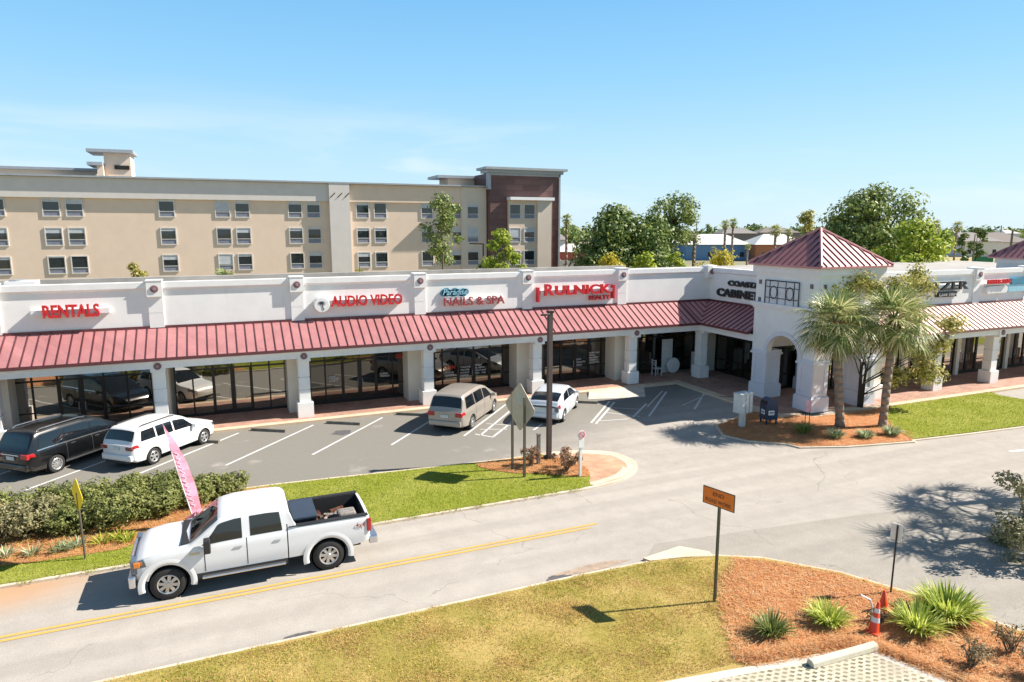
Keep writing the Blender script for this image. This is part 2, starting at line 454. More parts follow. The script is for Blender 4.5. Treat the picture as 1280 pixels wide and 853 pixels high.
def dirt_mask(t, v):     # orange soil washed over the road edge, far left
    o = sep(t, v)
    n = noise_n(t, v, 1.4, 4)
    a = smooth(t, mth(t, 'ADD', o[1], mth(t, 'MULTIPLY', n, .9)), 19.0, 20.7)
    b_ = smooth(t, mth(t, 'ADD', o[0], mth(t, 'MULTIPLY', n, 2)), -1.5, -4.5)
    return mth(t, 'MULTIPLY', mth(t, 'MULTIPLY', a, b_), .75)
M_road = mat_asphalt('road_asphalt', (.315,.285,.25), (.465,.425,.375), .14, edge=((.48,.27,.13), dirt_mask))
road = [(-80,15.2),(8.6,15.2),(10.9,15.1),(12.5,14.7),(13.7,14.05),(15.1,12.55),(16.0,10.84),(16.74,8.8),(17.2,3),(17.3,-30),(95,-30),(95,33.3),(-80,33.3)]
sheet('road', road, 0.0, M_road)
def lot_fade(t, v):
    o = sep(t, v)
    n = noise_n(t, v, .5, 4, .6); n2 = noise_n(t, v, 3, 4, .7)
    k = mth(t, 'ADD', mth(t, 'SUBTRACT', o[1], mth(t, 'MULTIPLY', o[0], .42)), mth(t, 'ADD', mth(t, 'MULTIPLY', n, 3.0), mth(t, 'MULTIPLY', n2, .8)))
    a = smooth(t, k, 19.6, 24.5)
    # bleached tyre-worn patches in the bays
    p = smooth(t, noise_n(t, v, .55, 4, .6), .60, .74)
    return mth(t, 'MULTIPLY', a, mth(t, 'SUBTRACT', 1.0, mth(t, 'MULTIPLY', p, .6)))
M_lot = mat_asphalt('lot_asphalt', (.315,.285,.25), (.465,.425,.375), .10, dark=((.225,.212,.185), lot_fade))
lot = [(-80,25.0),(1,25.0),(10,24.3),(15,23.0),(19,22.0),(22,22.6),(24.9,24.9),(24.9,33.25),(-80,33.25)]
sheet('parking_lot', lot, .004, M_lot)
M_drive = mat_asphalt('drive_asphalt', (.275,.25,.218), (.39,.36,.31), .1)
drv = [(10.6,15.25),(11.4,15.95)] + [G(*p)[:2] for p in [(960,660),(1080,643),(1200,632),(1300,626)]] + [(60,12),(60,-30),(17.3,-30),(17.2,3),(16.74,8.8),(16.0,10.84),(15.1,12.55),(13.7,14.05),(12.5,14.7)]
sheet('side_drive', drv, .004, M_drive)

# grass median with its edging
isl_out = [(-80,20.45)] + [(11.4,20.45)] + spl([(12.0,20.5),(13.4,20.8),(14.4,21.5),(14.85,22.4),(14.6,23.6),(13.5,24.35),(12.2,24.65)],5) + [(10.2,24.6),(1.4,25.35),(-80,26.3)]
isl_in = offset_poly(isl_out, .13)
kb = MB(); kb.prism(isl_out, -.05, .07)
tag(kb.build('kerb', M_con), kind='structure')
M_gr1 = mat_grass('green_grass', (.17,.20,.025), (.31,.33,.05), (.40,.38,.11), .4)
M_gr2 = mat_grass('dry_grass', (.25,.21,.05), (.42,.33,.10), (.56,.40,.17), .6)
M_straw = mat_straw('pine_straw')
sheet('grass_median', isl_in, .082, M_gr1)
arc_ = spl([(12.0,20.62),(13.35,20.93),(14.28,21.57),(14.70,22.4),(14.47,23.53),(13.44,24.23),(12.2,24.52)],5)
apr = arc_ + [(11.7,24.45),(12.3,23.4),(12.5,22.4),(12.3,21.4),(11.9,20.75)]
sheet('apron_border', apr, .086, M_con)
M_brk = mat_brick('apron_brick', (.50,.28,.17), (.62,.38,.25), (.42,.28,.19), .35, .24, .12)
sheet('brick_apron', offset_poly(arc_, 0)[:0] + [(p[0]-.34*(p[0]-12.3)/2.4, p[1]+(.30 if p[1] < 21.6 else -.30 if p[1] > 23.4 else 0)) for p in arc_] + [(11.75,24.1),(12.3,23.4),(12.5,22.4),(12.3,21.4),(12.0,21.0)], .091, M_brk)
mul1 = [(8.9,24.35),(9.1,23.6),(9.8,22.9),(10.6,22.5),(11.3,22.0),(12.2,21.5),(12.5,21.9),(12.6,22.6),(12.3,23.5),(11.6,24.2),(10.6,24.4)]
sheet('mulch_bed', spl(mul1,4,True), .094, M_straw)
mul2 = [(-60,22.0)] + [G(0,712)[:2], G(60,704)[:2], G(150,690)[:2], (-1.8,22.6),(-.4,23.2),(.9,24.2),(1.2,25.1),(-60,26.0)]
sheet('mulch_strip', mul2, .090, M_straw)

# near lawn, mulch bed and grid-paver lot (camera side of the road)
near_out = offset_poly([(-80,15.16),(8.6,15.16),(10.9,15.06),(12.5,14.66),(13.7,14.0),(15.06,12.5),(15.95,10.8),(16.7,8.78),(17.16,3),(17.26,-30),(-80,-30)], .11)
kb = MB(); kb.prism([(-80,15.16),(8.6,15.16),(10.9,15.06),(12.5,14.66),(13.7,14.0),(15.06,12.5),(15.95,10.8),(16.7,8.78),(17.16,3),(17.26,-30),(-80,-30)], -.05, .05)
tag(kb.build('kerb', M_con), kind='structure')
sheet('lawn', near_out, .07, M_gr2)
# flared kerb slab at the corner
fl = [G(717,706)[:2], G(815,690)[:2] , G(892,694)[:2], G(893,703)[:2], G(760,717)[:2], G(735,712)[:2]]
fl = [(10.5,15.22),(11.9,15.42),(12.5,14.80),(12.4,14.52),(11.6,14.82),(10.6,15.0)]
kb = MB(); kb.prism(fl, 0.01, .078); tag(kb.build('kerb_slab', M_con), kind='structure')
mul3 = [G(*p)[:2] for p in [(925,702),(908,725),(903,755),(912,790),(925,829)]] + [(10.0,10.25),(12.75,9.85),(13.0,9.2),(13.6,7.6),(14.6,4.5),(16.9,4.5),(16.75,7.0),(16.3,8.9),(15.65,10.75),(14.8,12.35),(13.45,13.75),(12.9,14.2)]
mul3s = mul3
sheet('mulch_bed', mul3, .085, M_straw)
pav = [(12.72,9.78),(8.4,10.42),(2,11.3),(1,-6),(19,-6),(14.7,3.5),(13.45,7.8)]
kb = MB(); kb.prism(pav, -.05, .092); tag(kb.build('lot_edge', M_conw), kind='structure')
sheet('paver_lot', offset_poly(pav, .22), .097, mat_grid_paver('grid_pavers'))

# tower bed + right lawn
bed = [G(*p)[:2] for p in [(897,533),(905,545),(935,552),(985,556),(1000,560),(1060,559),(1140,553),(1142,545),(1118,536),(1105,520),(1112,502)]] + [(30.4,24.2),(28.6,24.3),(26.6,24.4),(25.6,25.4),(24.6,26.3)]
bedk = offset_poly(bed, -.12)
kb = MB(); kb.prism(bedk, -.05, .06); tag(kb.build('kerb', M_con), kind='structure')
sheet('mulch_bed', bed, .075, M_straw)
lawn2 = [G(*p)[:2] for p in [(1140,551),(1117,538),(1105,520),(1112,503),(1140,492),(1165,494),(1225,487),(1250,496),(1290,503)]] + [(60,21.0),(60,18.4)] + [G(1280,534)[:2], G(1210,543)[:2]]
kb = MB(); kb.prism(offset_poly(lawn2, -.12), -.05, .055); tag(kb.build('kerb', M_con), kind='structure')
sheet('lawn', lawn2, .085, M_gr1)
# sidewalks
M_walk = mat_brick('walk_brick', (.38,.19,.14), (.48,.28,.21), (.40,.30,.24), 0)
M_walkd = M_con
sw = MB(); sw.prism([(-80,33.25),(24.9,33.25),(24.9,24.9),(26.4,24.9),(26.4,25.6),(31.0,24.3),(60,24.3),(60,37.5),(-80,37.5)], -.05, .12)
tag(sw.build('sidewalk_kerb', mat_concrete('sunlit_walk_edge', (.58,.43,.29), (.70,.56,.41))), kind='structure')  # cream-orange of sunlit brick put into the edge colour
sheet('sidewalk', [(-80,33.68),(25.4,33.68),(25.4,25.3),(27,25.3),(31.4,24.7),(60,24.7),(60,37.4),(-80,37.4)], .124, M_walk)
# sloping access ramp at the fifth column
rp = MB(); P = [G(745,506)[:2], G(806,504)[:2], G(796,492)[:2], G(772,492)[:2]]
P = [(18.2,32.0),(21.3,31.2),(22.6,33.3),(18.7,33.3)]
rp.face([(18.2,32.1,.008),(21.4,31.3,.008),(22.6,33.26,.12),(18.9,33.26,.12)])
tag(rp.build('kerb_ramp', M_conw), kind='structure')

# ---- painted lines
Lw = MB(); Ly = MB()
def line(bm, a, b_, w=.11, z=.009):
    a = Vector(a[:2]); b_ = Vector(b_[:2]); d = (b_-a).normalized(); n = Vector((-d.y, d.x))*w/2
    bm.face([(*(a+n), z), (*(a-n), z), (*(b_-n), z), (*(b_+n), z)])
dx, dy = math.cos(R(48.8)), math.sin(R(48.8))
for i in range(-6, 6):
    x0 = -3.67 + 3.335*i
    if i in (5,): continue
    y1 = 32.85
    y0 = 28.36
    line(Lw, (x0, y0), (x0 + (y1-y0)*dx/dy, y1))
# hatched access aisles
line(Lw, G(600,545), G(640,512)); line(Lw, G(617,546), G(640,528))
line(Lw, G(594,543), G(617,547), .09); line(Lw, G(608,530), G(640,532), .06); line(Lw, G(600,537), G(634,537), .06)
line(Lw, G(667,538), G(678,530))
line(Lw, G(739,529), G(762,502)); line(Lw, G(745,530), G(768,503))
line(Lw, G(745,527), G(785,524), .07); line(Lw, G(757,516), G(800,521), .07); line(Lw, G(763,510), G(800,512), .07)
line(Lw, G(791,522), G(808,505)); line(Lw, G(811,521), G(833,490)); 
line(Lw, G(809,509), G(828,489), .07)
line(Lw, G(868,512), G(882,489), .12); line(Lw, G(853,507), G(887,492), .07); line(Lw, G(902,498), G(916,499), .12)
line(Lw, G(1262,565), G(1300,561), .2)
tag(Lw.build('painted_lines', mat_paintline('white_line_paint', (.62,.62,.60))), kind='structure')
for off in (-.09, .09):
    line(Ly, (-80,17.8+off), (10.35+off*2,17.78+off), .10)
tag(Ly.build('centre_lines', mat_paintline('yellow_line_paint', (.62,.37,.09))), kind='structure')
# tar patches and manholes
def blob_sheet(name, cx, cy, rx, ry, z, mat, seed, rot=0):
    rnd = random.Random(seed); P = []
    for i in range(26):
        a = 2*math.pi*i/26; r = 1 + .28*noise.noise((math.cos(a)*1.7+seed, math.sin(a)*1.7, 0)) + rnd.uniform(-.06,.06)
        x, y = rx*r*math.cos(a), ry*r*math.sin(a)
        P.append((cx+x*math.cos(rot)-y*math.sin(rot), cy+x*math.sin(rot)+y*math.cos(rot)))
    return sheet(name, P, z, mat)
M_tarp = M_('tar_patch', (.10,.095,.10), .9, var=.3, world=True, scale=8)
M_mud = M_('mud_patch', (.36,.27,.20), .9, var=.25, world=True, scale=5)
p = G(374,797); blob_sheet('asphalt_patch', p[0], p[1]+.05, .42, .13, .006, M_tarp, 3)
p = G(700,722); blob_sheet('asphalt_patch', p[0], p[1], .38, .16, .006, M_tarp, 5)
p = G(735,714); blob_sheet('dirt_patch', p[0]+.2, p[1]+.12, 1.1, .17, .008, M_mud, 8, .02)
p = G(427,541); blob_sheet('manhole_cover', p[0], p[1], .42, .42, .008, M_tarp, 11)
p = G(19,625); blob_sheet('manhole_cover', p[0], p[1], .32, .32, .008, M_tarp, 12)

# ================================================================ left shop wing
shop = empty('shop_building', (10,35.5,0), 'long white single storey shop wing with red metal awning and tan glass shopfronts', 'building', 'wings of the shopping plaza')
CX = [-9.2,-2.9,3.4,9.7,16.0,22.3]
wl = MB()
# rear / roof block
wl.box(-26, 28.9, 36.6, 46, 0, 6.1)
wl.build('wall', M_cream, shop)
rf = MB(); rf.box(-26, 29.0, 35.85, 46.1, 6.1, 6.2); rf.box(-26,29,45.8,46.2,6.2,6.45); rf.build('flat_roof', M_tar, shop)
pp = MB(); pp.box(-26, 28.9, 35.5, 35.85, 3.5, 6.55)
pp.box(28.9, 29.25, 29.0, 35.85, 3.5, 6.55)
pp.build('parapet', M_white, shop)
cn = MB()
prof = [(35.86,6.52),(35.46,6.52),(35.41,6.58),(35.40,6.60),(35.40,6.86),(35.86,6.86)]
cn.extr(prof, 'x', -26, 28.7)
cn.extr([(29.26,6.52),(28.86,6.52),(28.81,6.58),(28.80,6.60),(28.80,6.86),(29.26,6.86)], 'y', 29.3, 35.40)
cn.build('cornice', M_trim, shop)
def medallion(parent, x, y, z, r, face='y'):
    q = MB()
    if face == 'y': q.lathe([(0,-.04),(r*.75,-.04),(r,-.03),(r,.0)], (x,y,z), 20, 'y')
    else: q.cyl((x,y,z),(x-.04,y,z),r,r*.8,20)
    q.build('medallion', M_med, parent, False)
    q = MB()
    if face == 'y': q.lathe([(0,-.055),(r*.4,-.055),(r*.45,-.035)], (x,y,z), 14, 'y')
    else: q.cyl((x-.03,y,z),(x-.055,y,z),r*.45,r*.4,14)
    q.build('medallion_boss', M_medin, parent)
def pilaster(parent, x, y, w=.62, zt=6.92):
    q = MB(); q.box(x-w/2,x+w/2,y-.07,y+.02,4.75,5.42); q.box(x-w/2,x+w/2,y-.07,y+.02,5.45,6.2)
    q.box(x-w/2+.03,x+w/2-.03,y-.05,y+.02,5.40,5.47)
    q.box(x-w/2-.02,x+w/2+.02,y-.20,y+.45,6.20,zt)
    q.box(x-w/2-.04,x+w/2+.04,y-.22,y+.47,zt,zt+.05)
    q.build('pilaster', M_white, parent)
    medallion(parent, x, y-.202, (6.2+zt)/2, .17)
for x in CX + [-15.5]: pilaster(shop, x, 35.5)
# corner pilaster
q = MB(); q.box(28.45,29.1,35.15,35.8,6.2,7.0); q.build('pilaster', M_white, shop); medallion(shop, 28.76, 35.148, 6.6, .17)
def awning(parent, x0, x1, ye, yw, ze, zw, pitch=.42, mat=None, seam=None):
    a = MB()
    a.extr([(ye,ze),(ye,ze-.10),(yw,zw-.10),(yw,zw)], 'x', x0, x1)
    a.build('awning_roof', mat or M_roof, parent)
    s = MB(); L = math.hypot(yw-ye, zw-ze); ang = math.atan2(zw-ze, yw-ye)
    n = int((x1-x0)/pitch)
    for i in range(n+1):
        x = x0 + i*pitch
        s.extr([(ye,ze+.002),(yw,zw+.002),(yw,zw+.05),(ye,ze+.05)], 'x', x-.016, x+.016)
    s.box(x0,x1,yw-.06,yw-.001,zw-.04,zw+.09)
    s.box(x0,x1,ye-.03,ye-.001,ze-.12,ze+.02)
    s.build('awning_seams', seam or M_seam, parent)
awning(shop, -26, 26.7, 33.5, 35.5, 3.62, 4.74)
# side awning facing -x (mitred into the front one)
def awning_side(parent, y0, y1, xe, xw, ze, zw, pitch=.42):
    a = MB()
    a.face([(xe,y0,ze),(xw,y0,zw),(xw,y1+2.0,zw),(xe,y1,ze)])
    a.face([(xe,y1,ze),(xw,y1+2.0,zw),(xe-.3,y1+2.0,zw),(xe-.3,y1,ze)])
    a.face([(xe,y0,ze),(xe,y1,ze),(xe,y1,ze-.1),(xe,y0,ze-.1)])
    a.build('awning_roof', M_roof, parent)
    s = MB(); n = int((y1+2-y0)/pitch)
    for i in range(n+1):
        y = y0 + .1 + i*pitch
        f = 0 if y <= y1 else (y-y1)/2.0
        x0_, z0_ = xe+(xw-xe)*f, ze+(zw-ze)*f
        s.extr([(x0_,z0_+.002),(xw,zw+.002),(xw,zw+.05),(x0_,z0_+.05)], 'y', y-.016, y+.016)
    for i in range(6):
        x = 26.7 + .14 + i*pitch - .42*0
        if x > xw: break
        f = (x-xe)/(xw-xe); yy_ = y1+2.0*f; zz_ = ze+(zw-ze)*f
        s.extr([(yy_,zz_+.002),(y1+2.0,zw+.002),(y1+2.0,zw+.05),(yy_,zz_+.05)], 'x', x-.016, x+.016)
    s.box(xw-.06,xw-.001,y0,y1+2,zw-.04,zw+.09); s.box(xe,xw,y1+1.94,y1+1.999,zw-.04,zw+.09); s.box(xe-.03,xe-.001,y0,y1,ze-.12,ze+.02)
    s.build('awning_seams', M_seam, parent)
awning_side(shop, 29.3, 33.5, 26.7, 28.9, 3.62, 4.74)
bmx = MB(); bmx.box(-26, 27.5, 33.72, 34.5, 3.12, 3.50); bmx.box(-26,26.9,33.6,33.9,3.44,3.52)
bmx.box(26.95, 27.75, 29.3, 33.72, 3.12, 3.50); bmx.box(-26,26.95,34.5,36.3,3.38,3.50); bmx.box(27.75,29.6,29.3,36.3,3.38,3.49)
bmx.build('beam', M_trim, shop)
def column(parent, x, y, face='y', h=.375, mat=None, zc=2.96):
    q = MB()
    q.box(x-h,x+h,y-h,y+h,.10,.85)
    q.prism([(x-h,y-h),(x+h,y-h),(x+h,y+h),(x-h,y+h)], .84, .86)
    s = h-.11
    zz = [.86, 1.50, 2.12, zc]
    for a, b_ in zip(zz[:-1], zz[1:]): q.box(x-s,x+s,y-s,y+s,a+.022,b_-.022)
    q.box(x-s+.04,x+s-.04,y-s+.04,y+s-.04,.86,zc)
    q.box(x-s-.04,x+s+.04,y-s-.32,y+s+.04,zc,zc+.55)
    q.build('column', mat or M_white, parent, bevel=.012)
    if face == 'y': medallion(parent, x, y-s-.322, zc+.27, .16)
    else: medallion(parent, x-s-.05, y, zc+.27, .16, 'x')
for x in CX + [-15.5]: column(shop, x, 34.3)
column(shop, 27.25, 34.0)
# party walls between the shops
for a, b_ in [(W(361,500,35.15)[0],3.75),(W(511,500,35.15)[0],10.05),(W(646,480,35.15)[0],16.35),(W(768,470,35.15)[0],22.65),(W(193,510,35.15)[0],-2.6),(-9.9,-8.85),(-16.3,-15.0)]:
    pw = MB(); pw.box(a, b_, 35.15, 36.6, .12, 3.4); pw.build('party_wall', M_cream, shop)
pw = MB(); pw.box(28.55, 29.9, 35.3, 36.6, .12, 3.4); pw.build('party_wall', M_cream, shop)

def storefront(parent, xs, y, zt=2.45, doors=(), glass=None, zb=.12, z1=3.39, ax='x', rails=True):
    """frame of mullions and transoms (outside) plus one sheet of glass"""
    def bx(mb, a0, a1, d0, d1, z0, z1_):
        if ax == 'x': mb.box(a0, a1, y+d0, y+d1, z0, z1_)
        else: mb.box(y+d0, y+d1, a0, a1, z0, z1_)
    gl = MB(); bx(gl, xs[0], xs[-1], 0, .03, zb+.02, z1)
    gl.build('shop_glass', glass or M_glass, parent)
    fr = MB()
    for x in xs: bx(fr, x-.035, x+.035, -.06, -.002, zb, z1)
    for i in range(len(xs)-1):
        a, b_ = xs[i]+.035, xs[i+1]-.035
        bx(fr, a, b_, -.05, -.004, zt-.035, zt+.035)
        bx(fr, a, b_, -.05, -.004, zb, zb+(.22 if i in doors else .14))
        bx(fr, a, b_, -.05, -.004, z1-.06, z1)
        if i in doors: bx(fr, a, a+.07, -.055, -.003, zb+.22, zt-.035); bx(fr, b_-.07, b_, -.055, -.003, zb+.22, zt-.035)
        elif rails: bx(fr, a, b_, -.05, -.004, .95, 1.0)
    fr.build('shop_window_frame', M_bronze, parent)
    if doors:
        h = MB(); c = xs[doors[0]+1]
        for s in (-.13,.13):
            if ax == 'x': h.tube([(c+s,y-.06,.95),(c+s,y-.13,1.0),(c+s,y-.13,1.3),(c+s,y-.06,1.35)], .014, 6)
        if h.v: h.build('door_handle', M_metalgrey, parent)
def xs_(px, yy=490, w=36.3): return [W(p, yy, w)[0] for p in px]
storefront(shop, xs_([6,42,74,103,132,161,192],500), 36.3, doors=(2,3))
storefront(shop, xs_([220,242,267,292,316,338,361],490), 36.3, doors=(2,3))
storefront(shop, xs_([388,407,428,450,471,491,511],480), 36.3, doors=(2,3), glass=M_glassdk)
storefront(shop, xs_([543,553,572,592,612,628,646],465), 36.3, doors=(2,3), glass=M_glassdk)
storefront(shop, xs_([680,700,718,736,751,768],455), 36.3, doors=(1,2), glass=M_glassdk)
storefront(shop, xs_([799,815,842,866,884],450), 36.3, glass=M_glassdk)
storefront(shop, [-14.9,-13.7,-12.5,-11.3,-10.1], 36.3)
storefront(shop, [29.4,30.5,31.6,32.7,33.8,35.2], 29.45, glass=M_glassdk, ax='y')
# ================================================================ text and signs
def text_mesh(body, w, h, depth, bold=.0, shear=0, space=1.0):
    cu = bpy.data.curves.new('t', 'FONT'); cu.body = body; cu.extrude = .02; cu.offset = bold; cu.shear = shear
    cu.space_character = space; cu.resolution_u = 3; cu.align_x = 'LEFT'
    o = bpy.data.objects.new('t', cu); COL.objects.link(o)
    dg = bpy.context.evaluated_depsgraph_get(); me = bpy.data.meshes.new_from_object(o.evaluated_get(dg))
    bpy.data.objects.remove(o)
    xs = [v.co.x for v in me.vertices]; ys = [v.co.y for v in me.vertices]; zs = [v.co.z for v in me.vertices]
    a, b_, c, d = min(xs), max(xs), min(ys), max(ys); e, f = min(zs), max(zs)
    for v in me.vertices:
        v.co = ((v.co.x-a)/(b_-a)*w, (v.co.y-c)/(d-c)*h, (v.co.z-e)/(f-e)*depth)
    return me
def text_obj(body, origin, w, h, mat, parent=None, name='lettering', depth=.06, bold=0, shear=0, face='-y', rz=None, space=1.0):
    """left-bottom corner at origin; face -y reads from the camera side; -x for the side wall"""
    me = text_mesh(body, w, h, depth, bold, shear, space)
    me.name = name
    # local: x right, y up, z towards viewer
    ang = 0 if face == '-y' else -math.pi/2
    if rz is not None: ang = rz
    Mx = Matrix.Rotation(ang, 4, 'Z') @ Matrix.Rotation(math.pi/2, 4, 'X')
    me.transform(Mx)
    me.materials.clear(); me.materials.append(mat)
    o = bpy.data.objects.new(name, me); COL.objects.link(o)
    off = Vector((0,0,0))
    if parent:
        o.parent = parent; p = parent
        while p.parent: p = p.parent
        off = ROOT[p.name]
    o.location = Vector(origin) - off
    return o
def ext(pl, pr, ytop_l, ybot_l, w):
    a = W(pl, ybot_l, w); b_ = W(pr, ybot_l, w); c_ = W(pl, ytop_l, w)
    return a[0], b_[0], a[2], c_[2]
YF = 35.2
def raceway(parent, x0, x1, z0, z1, y1=35.5):
    q = MB(); q.box(x0, x1, y1-.22, y1, z0, z1); q.build('raceway', M_trim, parent)
sg = empty('shop_sign', (-6.2,35.4,5.6), 'red RENTALS letters on a white raceway at the left end of the parapet', 'sign', 'shop signs on the parapet')
raceway(sg, -7.75, -4.75, 5.55, 5.78)
x0,x1,z0,z1 = ext(54,125.5,383.5,398.5,YF); text_obj('RENTALS', (x0,YF+.06,5.42), x1-x0, .58, M_red, sg, bold=.03, depth=.12)
sg = empty('shop_sign', (4.9,35.4,5.5), 'red AUDIO VIDEO letters beside a round white palm tree emblem', 'sign', 'shop signs on the parapet')
x0,x1,z0,z1 = ext(414,503,371,383,YF)
raceway(sg, x0-.2, x1+.05, 5.50, 5.72)
text_obj('AUDIO VIDEO', (x0,YF+.06,5.38), x1-x0, .56, M_red, sg, bold=.025, depth=.12)
cx_, _, cz_ = W(402,378,YF)
q = MB(); q.lathe([(0,-.10),(.36,-.10),(.38,-.08),(.38,.28)], (cx_,YF,5.52), 28, 'y'); q.build('emblem_disc', M_trim, sg)
q = MB()
yy = YF-.106
q.tube([(cx_+.10,yy,5.27),(cx_+.03,yy,5.42),(cx_-.01,yy,5.62)], [.022,.018,.014], 6)
for a in (15,55,100,140,175,205,335,300,240): q.tube([(cx_-.01,yy,5.62),(cx_-.01+.12*math.cos(R(a)),yy,5.62+.10*math.sin(R(a))),(cx_-.01+.2*math.cos(R(a)),yy,5.58+.11*math.sin(R(a)))],[.016,.014,.004],5)
q.build('palm_emblem', M_dkl, sg)
sg = empty('shop_sign', (11.5,35.4,5.4), 'blue script word above thin red NAILS & SPA letters', 'sign', 'shop signs on the parapet')
M_blue = M_('teal_letters', (.04,.22,.33), .4); M_lblue = M_('light_blue_face', (.30,.58,.70), .4); M_rose = M_('brick_red_letters', (.36,.05,.06), .4)
x0,x1,z0,z1 = ext(555,630.5,373,382,YF)
raceway(sg, x0+.1, x1, 5.36, 5.52)
text_obj('NAILS & SPA', (x0,YF+.06,5.16), x1-x0, .46, M_rose, sg, depth=.12, bold=.004)
a_,b_,_,_ = ext(554.5,586,361,370,YF)
q = MB(); 
for i in range(9):
    xx = a_ + (b_-a_)*(i+.5)/9; q.lathe([(0,-.04),(.20+.04*math.sin(i*2.1),-.04),(.20+.04*math.sin(i*2.1),.0)], (xx, YF+.26, 5.86+.03*math.sin(i*1.7)), 12, 'y')
q.build('script_backing', M_blue, sg)
text_obj('Paradise', (a_+.02,YF+.2,5.74), b_-a_-.04, .32, M_lblue, sg, depth=.05, bold=.01, shear=.25)
sg = empty('shop_sign', (18,35.4,5.5), 'bold red name and smaller realty word between two upright red bars', 'sign', 'shop signs on the parapet')
x0,x1,z0,z1 = ext(680.5,763,354,368,YF)
raceway(sg, x0-.2, x1+.2, 5.58, 5.80)
text_obj('R', (x0,YF+.06,5.50), .60, .66, M_red, sg, depth=.14, bold=.03)
text_obj('ULNICK', (x0+.68,YF+.06,5.50), x1-x0-.68, .56, M_red, sg, depth=.14, bold=.03)
a_,b_,_,_ = ext(737,763,369,375,YF)
text_obj('REALTY', (a_,YF+.14,5.13), b_-a_, .26, M_red, sg, depth=.12, bold=.02)
q = MB(); xa = W(673.5,365,YF)[0]; xb = W(767.5,362,YF)[0]
q.box(xa-.05,xa+.05,YF-.02,YF+.3,5.14,5.98); q.build('sign_bar', M_red, sg); q = MB(); q.box(xb-.05,xb+.05,YF-.02,YF+.3,5.16,5.98); q.build('sign_bar', M_red, sg)
sg = empty('shop_sign', (28.8,32.5,5.6), 'dark cabinet shop letters on the shaded wall beside the arched tower', 'sign', 'shop signs on the parapet')
M_slt = M_('dark_letter_edge', (.10,.11,.12), .5)
def sside(pl, pb, pt, sx=28.85):
    a = S(pl, pb, sx); return a[1], a[2], S(pl, pt, sx)[2]
yA, zA, zB = sside(896, 370, 360); yB = S(941, 372, 28.85)[1]
for body, pl, pb, pt, k, n in (('COASTAL', 910.5, 357, 350.5, .27, 7), ('CABINETS', 896.5, 369.5, 360, .42, 8)):
    y_, z_, zt_ = sside(pl, pb, pt)
    yr = S(941, pb, 28.85)[1]
    vis = {7:4.9, 8:6.1}[n]
    text_obj(body, (28.88, y_, z_), (y_-yr)/vis*n, zt_-z_, M_dkl, sg, depth=.12, bold=.03, face='-x')
    text_obj(body, (28.89, y_+.02, z_-.02), (y_-yr)/vis*n+.04, zt_-z_+.04, M_slt, sg, depth=.06, bold=.05, face='-x', name='letter_return')
# ================================================================ arched corner tower
tw = empty('entrance_tower', (29.1,27.1,0), 'square white corner tower with arches and a red pyramid roof behind the palms', 'tower', 'corner towers of the plaza')
TX0,TX1,TY0,TY1 = 27.0,31.3,24.95,29.3
def arch_wall(a0, a1, o0, o1, zs, rx_h, zt, d0, d1, ax):
    """wall from a0..a1 with an arched opening o0..o1, springing at zs, crown zs+rx_h, top zt"""
    q = MB(); c = (o0+o1)/2; r = (o1-o0)/2; n = 16
    arc = [(c - r*math.cos(math.pi*i/n), zs + rx_h*math.sin(math.pi*i/n)) for i in range(n+1)]
    def put(poly): q.extr(poly, 'y' if ax == 'x' else 'x', d0, d1)
    put([(a0, zs), (o0, zs), (o0, zt), (a0, zt)]); put([(o1, zs), (a1, zs), (a1, zt), (o1, zt)])
    for i in range(n):
        (u0, z0), (u1, z1) = arc[i], arc[i+1]
        put([(u0, z0), (u1, z1), (u1, zt), (u0, zt)])
    return q
q = arch_wall(TY0, TY1, 25.95, 28.15, 2.75, .98, 5.05, TX0, TX0+.3, 'y')
q2 = arch_wall(TX0+.3, TX1, 28.05, 30.25, 2.75, .98, 5.05, TY0, TY0+.3, 'x')
q.v += []; n0 = len(q.v); q.v += q2.v; q.f += [tuple(i+n0 for i in f) for f in q2.f]
q.box(TX1-.3,TX1,TY0+.3,TY1,2.75,5.05); q.box(TX0+.3,TX1-.3,TY1-.3,TY1,2.75,5.05)
q.box(TX0+.3,TX1-.3,TY0+.3,TY1-.3,4.2,4.3)
q.box(TX0+.02,TX1-.02,TY0+.02,TY1-.02,5.35,6.95)
q.build('wall', M_white, tw)
def band(x0,x1,y0,y1,z0,z1,p): return (x0-p,x1+p,y0-p,y1+p,z0,z1)
q = MB()
for z0,z1,p in ((5.03,5.12,.06),(5.12,5.24,.13),(5.24,5.36,.17),(6.93,7.02,.03),(7.0,7.46,.13)):
    q.box(*band(TX0,TX1,TY0,TY1,z0,z1,p))
q.build('cornice', M_trim, tw)
